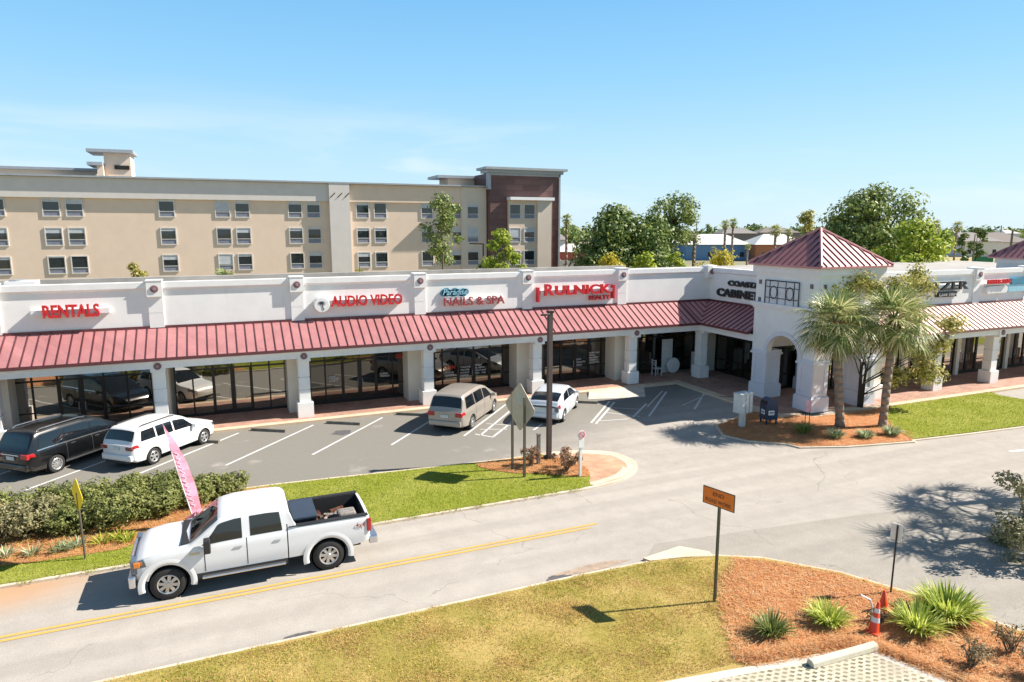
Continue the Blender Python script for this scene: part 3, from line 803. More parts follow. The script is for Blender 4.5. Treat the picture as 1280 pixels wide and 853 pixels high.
# arch surround
def surround(o0, o1, zs, h, d, ax):
    q = MB(); c = (o0+o1)/2; r = (o1-o0)/2; n = 18; wd = .22
    for i in range(n):
        a, b_ = math.pi*i/n, math.pi*(i+1)/n
        P = [(c-r*math.cos(a), zs+h*math.sin(a)), (c-r*math.cos(b_), zs+h*math.sin(b_)),
             (c-(r+wd)*math.cos(b_), zs+(h+wd)*math.sin(b_)), (c-(r+wd)*math.cos(a), zs+(h+wd)*math.sin(a))]
        q.extr(P, 'y' if ax == 'x' else 'x', d-.07, d+.05)
    return q
M_bluish = mat_stucco('pier_stucco', (.72,.73,.78), .04, .15)
surround(25.95,28.15,2.75,.98,TX0,'y').build('arch_surround', M_bluish, tw)
surround(28.05,30.25,2.75,.98,TY0,'x').build('arch_surround', M_bluish, tw)
for (x, y) in ((27.5,28.72),(27.5,25.45),(30.78,25.45),(30.78,28.72)):
    q = MB(); h = .5
    q.box(x-h-.10,x+h+.10,y-h-.10,y+h+.10,.1,.82); q.box(x-h-.06,x+h+.06,y-h-.06,y+h+.06,.82,.88)
    q.box(x-h+.01,x+h-.01,y-h+.01,y+h-.01,.88,2.5)
    # raised panel borders leave a recessed panel in each face
    for s in (-1,1):
        for a,b_,c,d in ((-h,-.26,.9,2.5),(.26,h,.9,2.5),(-.26,.26,.9,1.05),(-.26,.26,2.3,2.5)):
            q.box(x+a+.001,x+b_-.001,*sorted((y+s*(h-.03),y+s*(h+.035))),c,d)
            q.box(*sorted((x+s*(h-.03),x+s*(h+.035))),y+a+.002,y+b_-.002,c+.001,d-.001)
    q.box(x-h-.10,x+h+.10,y-h-.10,y+h+.10,2.5,2.6); q.box(x-h-.05,x+h+.05,y-h-.05,y+h+.05,2.6,2.75)
    q.build('pier', M_bluish, tw)
# ornamental window grille
q = MB(); yy0,yy1,zz0,zz1 = 26.15,28.5,5.33,6.58; X = TX0-.02
q.box(X-.03,X+.04,yy0,yy1,zz0,zz1)
q.build('window_pane', M_('frosted_pane', (.66,.68,.70), .4), tw)
q = MB()
def rod(a, b_, r=.018): q.tube([a, b_], r, 5)
for y in (yy0,yy0+.42,26.74+.0,(yy0+yy1)/2,27.9,yy1): 
    pass
for f in (0,.14,.38,.62,.86,1): y = yy0+(yy1-yy0)*f; rod((X-.05,y,zz0),(X-.05,y,zz1), .03 if f in (0,1) else .018)
for f in (0,.27,.73,1): z = zz0+(zz1-zz0)*f; rod((X-.05,yy0,z),(X-.05,yy1,z), .03 if f in (0,1) else .018)
for f in (.26,.74):
    c = yy0+(yy1-yy0)*f
    P = [(X-.05, c+.24*math.cos(2*math.pi*i/16), (zz0+zz1)/2+.34*math.sin(2*math.pi*i/16)) for i in range(17)]
    q.tube(P, .018, 5)
q.build('window_grille', M_black, tw)
for y in (28.95,25.42):
    for z in (5.5,6.45): q = MB(); q.box(TX0-.03,TX0+.05,y-.085,y+.085,z-.11,z+.11); q.build('wall_tile', M_('brown_tile', (.16,.13,.13), .6), tw)
for x in (27.4,30.8):
    for z in (5.5,6.45): q = MB(); q.box(x-.085,x+.085,TY0-.03,TY0+.05,z-.11,z+.11); q.build('wall_tile', M_('brown_tile', (.16,.13,.13), .6), tw)
def pyramid(parent, x0,x1,y0,y1,z0,z1, ov=.33, mat=None, seams=True):
    x0-=ov; x1+=ov; y0-=ov; y1+=ov; ap = Vector(((x0+x1)/2,(y0+y1)/2,z1))
    C = [Vector((x0,y0,z0)),Vector((x1,y0,z0)),Vector((x1,y1,z0)),Vector((x0,y1,z0))]
    q = MB(); 
    for i in range(4): q.face([C[i], C[(i+1)%4], ap]); q.face([C[i], C[i]-Vector((0,0,.10)), C[(i+1)%4]-Vector((0,0,.10)), C[(i+1)%4]])
    q.face([c-Vector((0,0,.10)) for c in C])
    q.build('roof', mat or M_roof, parent)
    s = MB()
    for i in range(4):
        a, b_ = C[i], C[(i+1)%4]; m = (a+b_)/2; nrm = (b_-a).cross(ap-a).normalized()
        if nrm.z < 0: nrm = -nrm
        L = (b_-a).length; e = (b_-a).normalized(); up = (ap-m)
        k = int(L/2/.42)
        for j in range(-k, k+1):
            f = abs(j*.42)/(L/2)
            if f > .97: continue
            p0 = m + e*j*.42; p1 = p0 + up*(1-f)
            w = e*.016; h = nrm*.055
            s.face([p0-w+h, p0+w+h, p1+w+h, p1-w+h]); s.face([p0-w, p0-w+h, p1-w+h, p1-w]); s.face([p0+w, p0+w+h, p1+w+h, p1+w])
    s.build('roof_seams', M_seam, parent, fixn=False)
    hp = MB()
    for c in C: hp.cyl(c+Vector((0,0,.03)), ap+Vector((0,0,.03)), .075, .075, 6)
    hp.build('hip_cap', mat or M_roof, parent)
pyramid(tw, TX0,TX1,TY0,TY1, 7.46, 9.28)

# ================================================================ right shop wing
shop2 = empty('shop_building', (44,27.3,0), 'right hand white shop wing beyond the palms with awning coloured pale for sun glare and lawn in front', 'building', 'wings of the shopping plaza')
q = MB(); q.box(31.3, 66, 28.6, 46, 0, 6.1); q.build('wall', M_cream, shop2)
q = MB(); q.box(29.3, 66, 27.65, 46.1, 6.12, 6.22); q.build('flat_roof', M_tar, shop2)
q = MB(); q.box(31.2, 66, 27.3, 27.65, 3.5, 6.6); q.build('parapet', M_white, shop2)
q = MB(); q.extr([(27.66,6.52),(27.26,6.52),(27.21,6.58),(27.20,6.60),(27.20,6.86),(27.66,6.86)], 'x', 31.2, 66); q.build('cornice', M_trim, shop2)
CX2 = [32.6,37.4,42.4,47.3,52.2,57.1]
for x in CX2: pilaster(shop2, x, 27.3)
awning(shop2, 31.2, 66, 25.25, 27.3, 3.58, 4.78, mat=M_roof2, seam=metal_roof('glare_seam_metal', (.20,.085,.075), .5))  # seam colour also lightened to imitate the glare
q = MB(); q.box(31.2,66,25.5,26.2,3.10,3.48); q.box(31.2,66,26.2,28.3,3.38,3.47); q.build('beam', M_trim, shop2)
for x in CX2: column(shop2, x, 26.0)
for a, b_ in [(37.5,37.8),(42.5,42.8),(47.4,47.7),(52.2,52.5),(32.6,32.9)]: q = MB(); q.box(a,b_,28.1,28.7,.12,3.4); q.build('party_wall', M_cream, shop2)
for a, b_ in [(31.3,32.6),(32.9,37.5),(37.8,42.5),(42.8,47.4),(47.7,52.2)]:
    storefront(shop2, [a+(b_-a)*i/5 for i in range(6)], 28.3, doors=(0,1), glass=M_glass)
storefront(shop2, [29.5,30.1,30.7,31.3], 29.55, glass=M_glassdk)
tw2 = empty('entrance_tower', (56.2,31.4,0), 'second white tower with red pyramid roof at the right edge', 'tower', 'corner towers of the plaza')
q = MB(); q.box(54.1,58.3,29.3,33.5,5.5,7.2); q.build('wall', M_white, tw2)
q = MB(); q.box(54.0,58.4,29.2,33.6,6.75,7.21); q.build('cornice', M_trim, tw2)
pyramid(tw2, 54.0,58.4,29.2,33.6,7.2,9.1)
# right signs
sg = empty('shop_sign', (39,27.2,5.9), 'dark grey law firm letters on the parapet above the right lawn', 'sign', 'shop signs on the parapet')
text_obj('SPITZER', (36.5,27.1,5.72), 4.75, .50, M_dkl, sg, depth=.12, bold=.02)
q = MB(); q.box(38.75,40.45,27.12,27.28,5.30,5.60); q.build('sign_panel', M_dkl, sg)
text_obj('LAW FIRM', (38.85,27.09,5.36), 1.5, .17, M_trim, sg, depth=.03)
raceway(sg, 36.6, 41.2, 5.85, 6.02, 27.3)
sg = empty('shop_sign', (44,27.2,5.9), 'small red lettering over a white oval panel on the right parapet', 'sign', 'shop signs on the parapet')
text_obj('DELI & SUB', (43.0,27.06,5.95), 2.1, .27, M_red, sg, depth=.12, bold=.02)
raceway(sg, 42.8, 45.2, 5.88, 5.98, 27.3)
q = MB(); P = []
for i in range(24):
    a = 2*math.pi*i/24; c = .8 if math.cos(a) > 0 else -.8
    P.append((44.1+c+.22*math.cos(a), 5.58+.22*math.sin(a)))
q.extr(P, 'y', 27.08, 27.3); q.build('sign_panel', M_trim, sg)
sg = empty('shop_sign', (46.5,27.2,5.9), 'teal sign panel on the right parapet, cut by the edge of the photo', 'sign', 'shop signs on the parapet')
q = MB(); q.box(45.5,48.6,27.1,27.3,5.88,6.22); q.build('sign_panel', M_blue, sg)
q = MB(); q.box(45.3,48.6,27.14,27.3,5.40,5.86); q.build('lower_panel', M_lblue, sg)

# ================================================================ shop window writing, tables under the canopy
M_wtxt = M_('window_vinyl', (.72,.72,.70), .6); M_orange = M_('neon_red', (.60,.06,.02), .5)
def wtext(parent, lines, px0, px1, py0, dy, y=36.23, mat=None, hh=.095):
    for k, (s, f) in enumerate(lines):
        a = W(px0, py0+dy*k, y); b_ = W(px0+(px1-px0)*f, py0+dy*k, y)
        text_obj(s, (a[0], y, a[2]-.07), b_[0]-a[0], hh, mat or M_wtxt, parent, 'window_lettering', .004, .01)
wtext(shop, [('OPEN',1)], 555,569,461,4, mat=M_orange, hh=.22)
wtext(shop, [('OPEN',1)], 494,503,447,4, mat=M_orange, hh=.26)
wtext(shop, [('MANICURE',1),('PEDICURE',1)], 556,567,466,3)
wtext(shop, [('WALK-INS',1),('WELCOME',.9),('ACRYLIC',.9),('WAXING',.8),('FACIAL',.8)], 575.5,588,459,3.4)
wtext(shop, [('NAILS',.6),('& SPA',.9),('OPEN 7 DAYS',1),('9:30 - 7:00',1)], 594,607,456,3.4)
wtext(shop, [('EXECUTIVE CENTER',1)], 704,730,430,4)
wtext(shop, [('SUITE',.5),('REALTY',1),('AGENTS',.6)], 720.5,732,449,3.6)
wtext(shop, [('PROPERTY SALES',1),('RENTALS',.6),('MANAGEMENT',.9),('COMMERCIAL',.9),('RESIDENTIAL',1)], 736.5,749,441,3)
wtext(shop, [('AUDIO VIDEO INNOVATIONS',1)], 433,464,447,4, mat=M_('orange_vinyl',(.55,.28,.12),.6))
wtext(shop, [('HOME',.6),('THEATER',1),('SECURITY',.9)], 411,424,471,2.6)
wtext(shop, [('AUDIO',.8),('VIDEO',1)], 474.5,487,467,3)
M_furn = M_('white_furniture', (.62,.62,.60), .5)
ch = empty('display_chair', (25.0,35.4,.12), 'white chair standing under the canopy in the open bay left of the corner column', 'chair')
q = MB(); q.box(24.75,25.25,35.2,35.65,.55,.61); q.build('seat', M_furn, ch)
q = MB()
for z in (.78,.92,1.06): q.box(24.76,24.81,35.22,35.63,z,z+.05)
q.box(24.75,24.81,35.2,35.24,.61,1.15); q.box(24.75,24.81,35.61,35.65,.61,1.15); q.build('backrest', M_furn, ch)
for (x,y) in ((24.78,35.23),(25.22,35.23),(24.78,35.62),(25.22,35.62)): q = MB(); q.box(x-.025,x+.025,y-.025,y+.025,.124,.55); q.build('leg', M_furn, ch)
q = MB(); q.box(25.7,26.5,35.9,35.96,.13,2.3); q.box(25.78,26.42,35.88,35.9,.3,1.1); q.box(25.78,26.42,35.88,35.9,1.25,2.15)
tag(q.build('door_panel', M_furn, base=(26.1,35.9,.12)), 'tall white door panel leaning beside the round table top', 'door panel')
q = MB(); q.lathe([(0,-.03),(.46,-.03),(.50,0),(.46,.03),(0,.03)], (26.35,35.55,.63), 28, 'y')
tag(q.build('round_tabletop', M_furn, base=(26.35,35.55,.13)), 'round white table top stood on its edge under the canopy', 'table top')
cb = empty('cabinet', (27.9,35.1,.12), 'pale cabinet with shelves standing right behind the corner column', 'cabinet')
q = MB(); q.box(27.5,28.3,34.9,35.25,.13,1.5); q.build('cabinet_case', M_furn, cb)
q = MB(); q.box(27.55,27.88,34.87,34.9,.2,1.4); q.box(27.92,28.25,34.87,34.9,.2,1.4); q.build('cabinet_door', M_trim, cb)
# rooftop unit on the left
ac = empty('rooftop_unit', (-7.6,40,6.2), 'small white rooftop unit behind the left end of the parapet', 'air unit')
p = W(32,355,42)
q = MB(); q.box(p[0]-.8,p[0]+.5,41.5,42.6,6.2,6.66); q.build('casing', M_trim, ac); q = MB(); q.cyl((p[0]-.3,42,6.66),(p[0]-.3,42,6.72),.4,.4,16); q.build('fan_guard', M_metalgrey, ac)

# ================================================================ hotel
HW = 85.0
ho = empty('hotel_building', (12,85,0), 'four storey tan and grey hotel behind the shops with a dark brown end tower', 'building')
def hx(px, py=290, w=HW): return W(px, py, w)[0]
def hz(px, py, w=HW): return W(px, py, w)[2]
ZT = 14.6; ZB = 12.5; DEP = 18
q = MB(); q.box(-60, hx(412,240), 85.6, 85+DEP, 0, ZB); q.box(hx(437,240), hx(609,240), 85.6, 85+DEP, 0, ZT); q.build('wall', M_tan, ho)
q = MB(); q.box(-60, hx(411,240), 85.2, 85+DEP, ZB, ZT+.0); q.build('upper_band', M_grey, ho)
q = MB(); q.box(hx(411,240)+.0, hx(436.5,240), 84.85, 85+DEP, 0, ZT+.02); q.build('stair_pier', M_grey, ho)
q = MB(); q.box(hx(437,240), hx(577,240), 85.3, 85.6, ZB, ZT); q.build('tan_band', M_tan, ho)
q = MB(); q.box(hx(577,240), hx(608.4,240), 85.15, 85.59, 0, ZT-.01); q.build('end_pier', M_tan2, ho)
q = MB(); q.box(-60, hx(608,240), 84.8, 85+DEP+.1, ZT+.02, ZT+.2); q.build('roof_coping', M_metalgrey, ho)
M_brown = None
m, t, b = nt('brown_panels'); v = pos(t)
mp = t.nodes.new('ShaderNodeMapping'); mp.inputs['Rotation'].default_value = (R(90),0,0); t.links.new(v, mp.inputs[0])
br = t.nodes.new('ShaderNodeTexBrick'); t.links.new(mp.outputs[0], br.inputs['Vector']); br.inputs['Scale'].default_value = 1
br.inputs['Brick Width'].default_value = 2.4; br.inputs['Row Height'].default_value = .75; br.inputs['Mortar Size'].default_value = .02
br.inputs['Color1'].default_value = (.125,.06,.055,1); br.inputs['Color2'].default_value = (.17,.09,.08,1); br.inputs['Mortar'].default_value = (.08,.04,.04,1)
t.links.new(br.outputs[0], b.inputs['Base Color']); b.inputs['Roughness'].default_value = .6
M_brown = m
TWX0, TWX1 = hx(609.5,260), hx(698,260,84)
q = MB(); q.box(TWX0, TWX1, 84.0, 90, 0, 16.4); q.build('end_tower', M_brown, ho)
q = MB(); q.box(TWX0-1.0, TWX1+.8, 82.9, 86.5, 16.78, 17.08); q.box(TWX0-.6,TWX1+.4,83.4,86,16.4,16.79); q.build('tower_roof_slab', M_metalgrey, ho)
q = MB(); q.box(TWX0-.35, TWX0-.0, 83.7, 84.6, 14.3, 16.4); q.box(TWX0+.0,TWX1+.15,83.8,83.99,16.1,16.4); q.box(TWX1,TWX1+.2,83.8,84.4,0,16.4); q.build('tower_trim', M_metalgrey, ho)
bx0, bx1 = hx(636.5,290,83.4), hx(688,290,83.4); bxm = hx(671,290,83.4)
q = MB(); q.box(bx0, bxm, 83.5, 84, 0, 12.95); q.build('bay_wall', M_tan, ho)
q = MB(); q.box(bxm, bx1, 83.1, 84, 0, 12.95); q.build('bay_pier', M_tan2, ho)
q = MB(); q.box(bx0-.1, bx1+.25, 82.7, 84, 12.96, 13.35); q.build('bay_canopy', M_trim, ho)
# penthouse blocks on the roof
def roofblock(px0, px1, ptop, pbot, w, slab, mat=M_tan):
    a = W(px0, ptop, w); b_ = W(px1, ptop, w)
    q = MB(); q.box(a[0], b_[0], w, w+4, ZT-.2, a[2]); q.build('stair_tower', mat, ho)
    q = MB(); q.box(a[0]-slab[0], b_[0]+slab[1], w-slab[2], w+4.3, a[2], a[2]+.35); q.build('stair_tower_roof', M_metalgrey, ho)
roofblock(129, 162, 191, 220, 92, (1.6,.4,.7))
roofblock(121, 128.5, 207, 220, 91, (.9,0,.5))
a = W(0, 211, 97); q = MB(); q.box(-60, W(121,211,97)[0], 97, 104, ZT-.2, a[2]); q.build('rear_wing', M_tan, ho)
q = MB(); q.box(-60, W(121,211,97)[0]+.3, 96.6, 104.5, a[2], a[2]+.3); q.build('roof_coping', M_metalgrey, ho)
roofblock(560, 606, 223, 235, 90, (1.6,0,.6))
q = MB(); p0 = W(143,208,91.9); q.box(p0[0],p0[0]+1.5,91.85,91.99,p0[2]-.35,p0[2]+.1); q.build('louvre', M_bronze, ho)
# windows
M_sill = M_('pale_window_frame', (.62,.60,.56), .6); M_vent = M_('vent_grille', (.20,.21,.26), .6)
rnd = random.Random(4)
def hwin(px, zc, w, dark_top=True):
    x = hx(px, 290, w); ww, hh = 1.42, 1.72
    z0, z1 = zc-hh/2, zc+hh/2
    f = MB(); e = .10
    for a in ((x-ww/2-e,x-ww/2,z0-e,z1+e),(x+ww/2,x+ww/2+e,z0-e,z1+e),(x-ww/2,x+ww/2,z0-e,z0),(x-ww/2,x+ww/2,z1,z1+e),(x-ww/2,x+ww/2,z0+.5,z0+.56)):
        f.box(a[0],a[1],w-.10,w+.02,a[2],a[3])
    fo = f.build('window', M_sill, ho)
    g_ = MB(); g_.box(x-ww/2,x+ww/2,w-.04,w+.01,z0+.56,z1); g_.build('pane', M_glasswin, fo)
    g_ = MB(); g_.box(x-ww/2,x+ww/2,w-.05,w+.01,z0,z0+.5); g_.build('vent', M_vent, fo)
    bl = rnd.choice([.12,.3,.5,.25,.0,1.1])
    if bl: g_ = MB(); g_.box(x-ww/2,x+ww/2,w-.05,w-.041,z1-bl,z1); g_.build('blind', M_blind, fo)
ZR = [11.5, 8.47, 5.5]
for i, zc in enumerate(ZR):
    for px in [[64,93,208,278,303,368,391],[67,96,210.5,280,304.5,370,393],[69.5,98.5,212,282,306,371,394.5]][1]*1:
        hwin(px, zc, 85.6)
    for px in (-60,-30, 4): hwin(px-6, zc, 85.6)
    for px in (454,476,534,572): hwin(px, zc, 85.6)
    hwin(591, zc, 85.14)
    for px in (643.5,661.5): hwin(px, zc, 83.5)
q = MB()
for px in (413,422,431): 
    p0 = W(px,245,84.8); q.tube([(p0[0],84.80,p0[2]-.2),(p0[0]+.55,84.80,p0[2]+.35)], .05, 5)
q.build('wall_bracket', M_bronze, ho)

# ================================================================ far buildings
def house(px0, px1, ytop, yeave, dist, wallc, roofc, label, depth=14, group=None, name='house', cat='house', hip=.5):
    a = D(px0, yeave, dist); b_ = D(px1, yeave, dist); c = D((px0+px1)/2, ytop, dist)
    wd = math.hypot(b_[0]-a[0], b_[1]-a[1]); cx, cy = (a[0]+b_[0])/2, (a[1]+b_[1])/2
    ze = max(2.2, a[2]); zt = max(ze+.8, c[2])
    rz = -YAW
    e = empty(name, (cx,cy,0), label, cat, group, rz)
    q = MB(); q.box(-wd/2, wd/2, 0, depth, 0, ze); q.build('wall', wallc, e, local=True)
    o = .6; q = MB()
    A = [(-wd/2-o,-o,ze),(wd/2+o,-o,ze),(wd/2+o,depth+o,ze),(-wd/2-o,depth+o,ze)]
    r0 = (-wd/2*(1-hip), depth/2, zt); r1 = (wd/2*(1-hip), depth/2, zt)
    q.face([A[0],A[1],r1,r0]); q.face([A[1],A[2],r1]); q.face([A[2],A[3],r0,r1]); q.face([A[3],A[0],r0]); q.face([(x,y,z-.12) for x,y,z in A])
    q.build('roof', roofc, e, local=True)
    q = MB(); k = max(2, int(wd/4))
    for i in range(k):
        x = -wd/2 + wd*(i+.5)/k; q.box(x-.6,x+.6,-.06,.02,1.0,min(2.4,ze-.4))
    q.build('window', M_bronze, e, local=True)
    return e
C_red = M_('red_siding', (.42,.09,.07), .7); C_blue = M_('blue_siding', (.13,.25,.42), .7); C_orange = M_('orange_siding', (.42,.16,.07), .7)
C_wroof = M_('pale_metal_roof', (.62,.61,.58), .6); C_gray = M_('grey_shingle', (.24,.22,.21), .9); C_brn = M_('brown_shingle', (.20,.17,.15), .9); C_w = M_('white_siding', (.62,.60,.57), .8)
house(696,748,306,315,150,C_red,C_wroof,'red walled building with pale roof just right of the hotel', group='buildings beyond the plaza')
house(858,938,293,306,205,C_blue,C_wroof,'blue walled building with pale hipped roofs behind the twin palms', hip=.6, group='buildings beyond the plaza')
house(945,1010,293,306,200,C_orange,C_wroof,'orange walled building with pale roof left of the pyramid roof', hip=.6, group='buildings beyond the plaza')
house(820,872,296,304,215,C_w,C_wroof,'white building with pale roof partly hidden by the round oak', group='buildings beyond the plaza')
house(688,708,293,300,260,C_w,C_gray,'grey roofed house far off beside the hotel tower', group='houses on the horizon')
house(903,946,285.5,292,330,C_brn,C_gray,'dark roofed house on the horizon behind the blue building', group='houses on the horizon')
house(950,1000,285,291,360,C_brn,C_brn,'brown roofed house on the horizon behind the orange building', group='houses on the horizon')
house(1205,1252,291,302,230,C_w,C_gray,'grey roofed house above the dry field, left of the utility pole', group='houses on the horizon', depth=20)
house(1236,1290,291,303,245,C_w,C_brn,'brown roofed house at the right edge above the dry field', group='houses on the horizon', depth=20)
house(1258,1275,288,292,420,C_w,C_wroof,'tiny pale roofed house among the far trees at the right edge', group='houses on the horizon')
def flat(name, pts, mat, label, cat, h=.9, d=120):
    q = MB(); A = D(*pts[0], d); B = D(*pts[1], d)
    a = Vector((A[0],A[1])); b_ = Vector((B[0],B[1])); n = (b_-a).normalized(); n = Vector((-n.y,n.x))*.12
    q.prism([a-n,b_-n,b_+n,a+n], 0, h)
    k = int((b_-a).length/2.5)
    for i in range(k+1):
        p = a.lerp(b_, i/max(1,k)); q.box(p.x-.1,p.x+.1,p.y-.1,p.y+.1,0,h+.15)
    tag(q.build(name, mat, base=(a.x,a.y,0)), label, cat)
flat('fence', [(1218,316),(1242,316)], M_('green_screen', (.02,.16,.07), .8), 'green screened fence on the dry field', 'fence', 2.2, 175)
flat('fence', [(700,338),(742,338)], C_w, 'white rail fence in front of the red building', 'fence', 3.6, 125)
sheet('dry_field', [D(1120,330,90)[:2], D(1330,330,90)[:2], D(1330,300,260)[:2], D(1120,300,260)[:2]], -.03, mat_grass('field_grass', (.36,.30,.15), (.50,.42,.24), (.55,.42,.28), .6))
def pole(px, pt, d, label, r=.13, arm=False, name='utility_pole', cat='pole'):
    p = D(px, pt, d); q = MB(); q.cyl((p[0],p[1],0),(p[0],p[1],p[2]),r,r*.7,8)
    if arm: q.tube([(p[0]-.9,p[1],p[2]-.1),(p[0]+.9,p[1],p[2]-.1)], .07, 6)
    tag(q.build(name, M_('weathered_wood_pole', (.16,.13,.11), .9), base=(p[0],p[1],0)), label, cat, 'distant poles')
pole(1219, 293, 120, 'lamp pole standing by the green fence', .12)
pole(1266, 288, 150, 'thick wooden pole at the right behind the red pyramid roof', .3)
pole(871, 277, 150, 'thin pole rising between the tall pine and the twin palms', .13, True)
pole(1252, 282, 300, 'slim mast on the horizon near the right edge', .25)
pole(741, 302, 110, 'pale lamp post in front of the round oak', .1, False)
q = MB(); p = D(604,305,76); q.tube([(p[0],p[1],0),(p[0],p[1],p[2]),(p[0]-1.6,p[1],p[2]+.05)], .08, 6)
tag(q.build('street_lamp', M_bronze, base=(p[0],p[1],0)), 'thin dark bent arm lamp in front of the hotel', 'street lamp')
# ================================================================ vegetation
G_oak = leaf_mat('oak_leaves', [(0.031, 0.061, 0.02), (0.076, 0.132, 0.036), (0.164, 0.233, 0.059), (0.329, 0.364, 0.109)], .25)
G_bright = leaf_mat('bright_leaves', [(0.094, 0.155, 0.018), (0.206, 0.293, 0.03), (0.375, 0.466, 0.053), (0.619, 0.621, 0.105)], .4)
G_yel = leaf_mat('yellow_leaves', [(0.192, 0.204, 0.024), (0.396, 0.348, 0.036), (0.6, 0.504, 0.06), (0.72, 0.6, 0.096)], .35)
G_pine = leaf_mat('pine_needles', [(0.046, 0.081, 0.022), (0.124, 0.18, 0.045), (0.248, 0.306, 0.081), (0.414, 0.45, 0.144)], .25)
G_hedge = leaf_mat('hedge_leaves', [(0.114, 0.138, 0.04), (0.156, 0.185, 0.052), (0.226, 0.253, 0.074), (0.334, 0.333, 0.113)], .25)
G_hedge2 = leaf_mat('greyish_hedge_leaves', [(0.162, 0.154, 0.075), (0.224, 0.217, 0.1), (0.318, 0.3, 0.146), (0.412, 0.352, 0.196)], .25)
G_palm = leaf_mat('palm_leaves', [(0.065, 0.116, 0.036), (0.172, 0.248, 0.077), (0.367, 0.413, 0.151), (0.775, 0.695, 0.402)], .35, .38)
G_deadp = leaf_mat('dry_palm_leaves', [(.16,.11,.05),(.30,.22,.11),(.42,.34,.20)], .3)
G_lily = leaf_mat('lily_leaves', [(0.093, 0.173, 0.028), (0.279, 0.388, 0.055), (0.59, 0.633, 0.124), (0.85, 0.85, 0.331)], .4)
G_vlily = leaf_mat('variegated_leaves', [(.05,.10,.03),(.16,.24,.08),(.46,.50,.28),(.65,.66,.48)], .35)
G_dry = leaf_mat('dry_shrub_leaves', [(0.084, 0.072, 0.03), (0.192, 0.156, 0.072), (0.336, 0.264, 0.144), (0.456, 0.36, 0.216)], .25)
G_nan = leaf_mat('nandina_leaves', [(.07,.08,.03),(.20,.16,.07),(.30,.12,.07),(.46,.30,.20)], .3)
G_sparse = leaf_mat('thin_yellow_leaves', [(0.13, 0.156, 0.026), (0.286, 0.299, 0.065), (0.494, 0.442, 0.13), (0.65, 0.572, 0.234)], .4)
M_bark = M_('grey_bark', (.16,.13,.10), .95, var=.35, scale=6, bmp=.6, bscale=30)
M_barkd = M_('dark_bark', (.045,.038,.032), .95, var=.35, scale=6, bmp=.6, bscale=30)
M_palmb = M_('palm_bark', (.26,.20,.15), .95, var=.35, scale=5, bmp=.8, bscale=14)
M_boot = M_('palm_boots', (.20,.12,.07), .95, var=.4, scale=9)

def leafcard(mb, p, n, s, rnd, asp=1.7):
    a = n.orthogonal().normalized(); b_ = n.cross(a)
    t = rnd.uniform(0, 6.283); u = a*math.cos(t)+b_*math.sin(t); w = n.cross(u)
    u = u*s*.5*asp; w = w*s*.5
    mb.face([p-u, p-w*.9+u*.1, p+u, p+w*.9+u*.1])
def rvec(rnd):
    while 1:
        v_ = Vector((rnd.uniform(-1,1),rnd.uniform(-1,1),rnd.uniform(-1,1)))
        if .01 < v_.length < 1: return v_.normalized()
def crown(blobs, n, s, seed, shell=.45, up=.35, flat=1.0, noisy=.35):
    rnd = random.Random(seed); q = MB()
    wts = [b_[3]*b_[4] for b_ in blobs]; tot = sum(wts)
    for (cx,cy,cz,rx,rz) in blobs:
        k = int(n*rx*rz/tot)
        for _ in range(k):
            d = rvec(rnd)
            nz = 1 + noisy*noise.noise(d*2.3 + Vector((cx,cy,cz)))
            r = (rnd.random()**shell)*nz
            # tufts: pull points towards random directions so gaps open between clumps
            p = Vector((cx + d.x*r*rx, cy + d.y*r*rx, cz + d.z*r*rz*flat))
            cl = noise.noise(p*(1.6/max(.4, rx*.35)))
            if cl < -.16: continue
            nn = (d + Vector((0,0,up)) + rvec(rnd)*.8).normalized()
            leafcard(q, p, nn, s*rnd.uniform(.6,1.3), rnd)
    return q
def limbs(base, tips, r0, seed, mid=.45):
    rnd = random.Random(seed); q = MB(); base = Vector(base)
    for tp in tips:
        tp = Vector(tp); m1 = base.lerp(tp, mid) + Vector((rnd.uniform(-.1,.1),rnd.uniform(-.1,.1),.12))*(tp-base).length*.5
        q.tube([base, m1, tp], [r0*.55, r0*.34, r0*.10], 6)
    return q
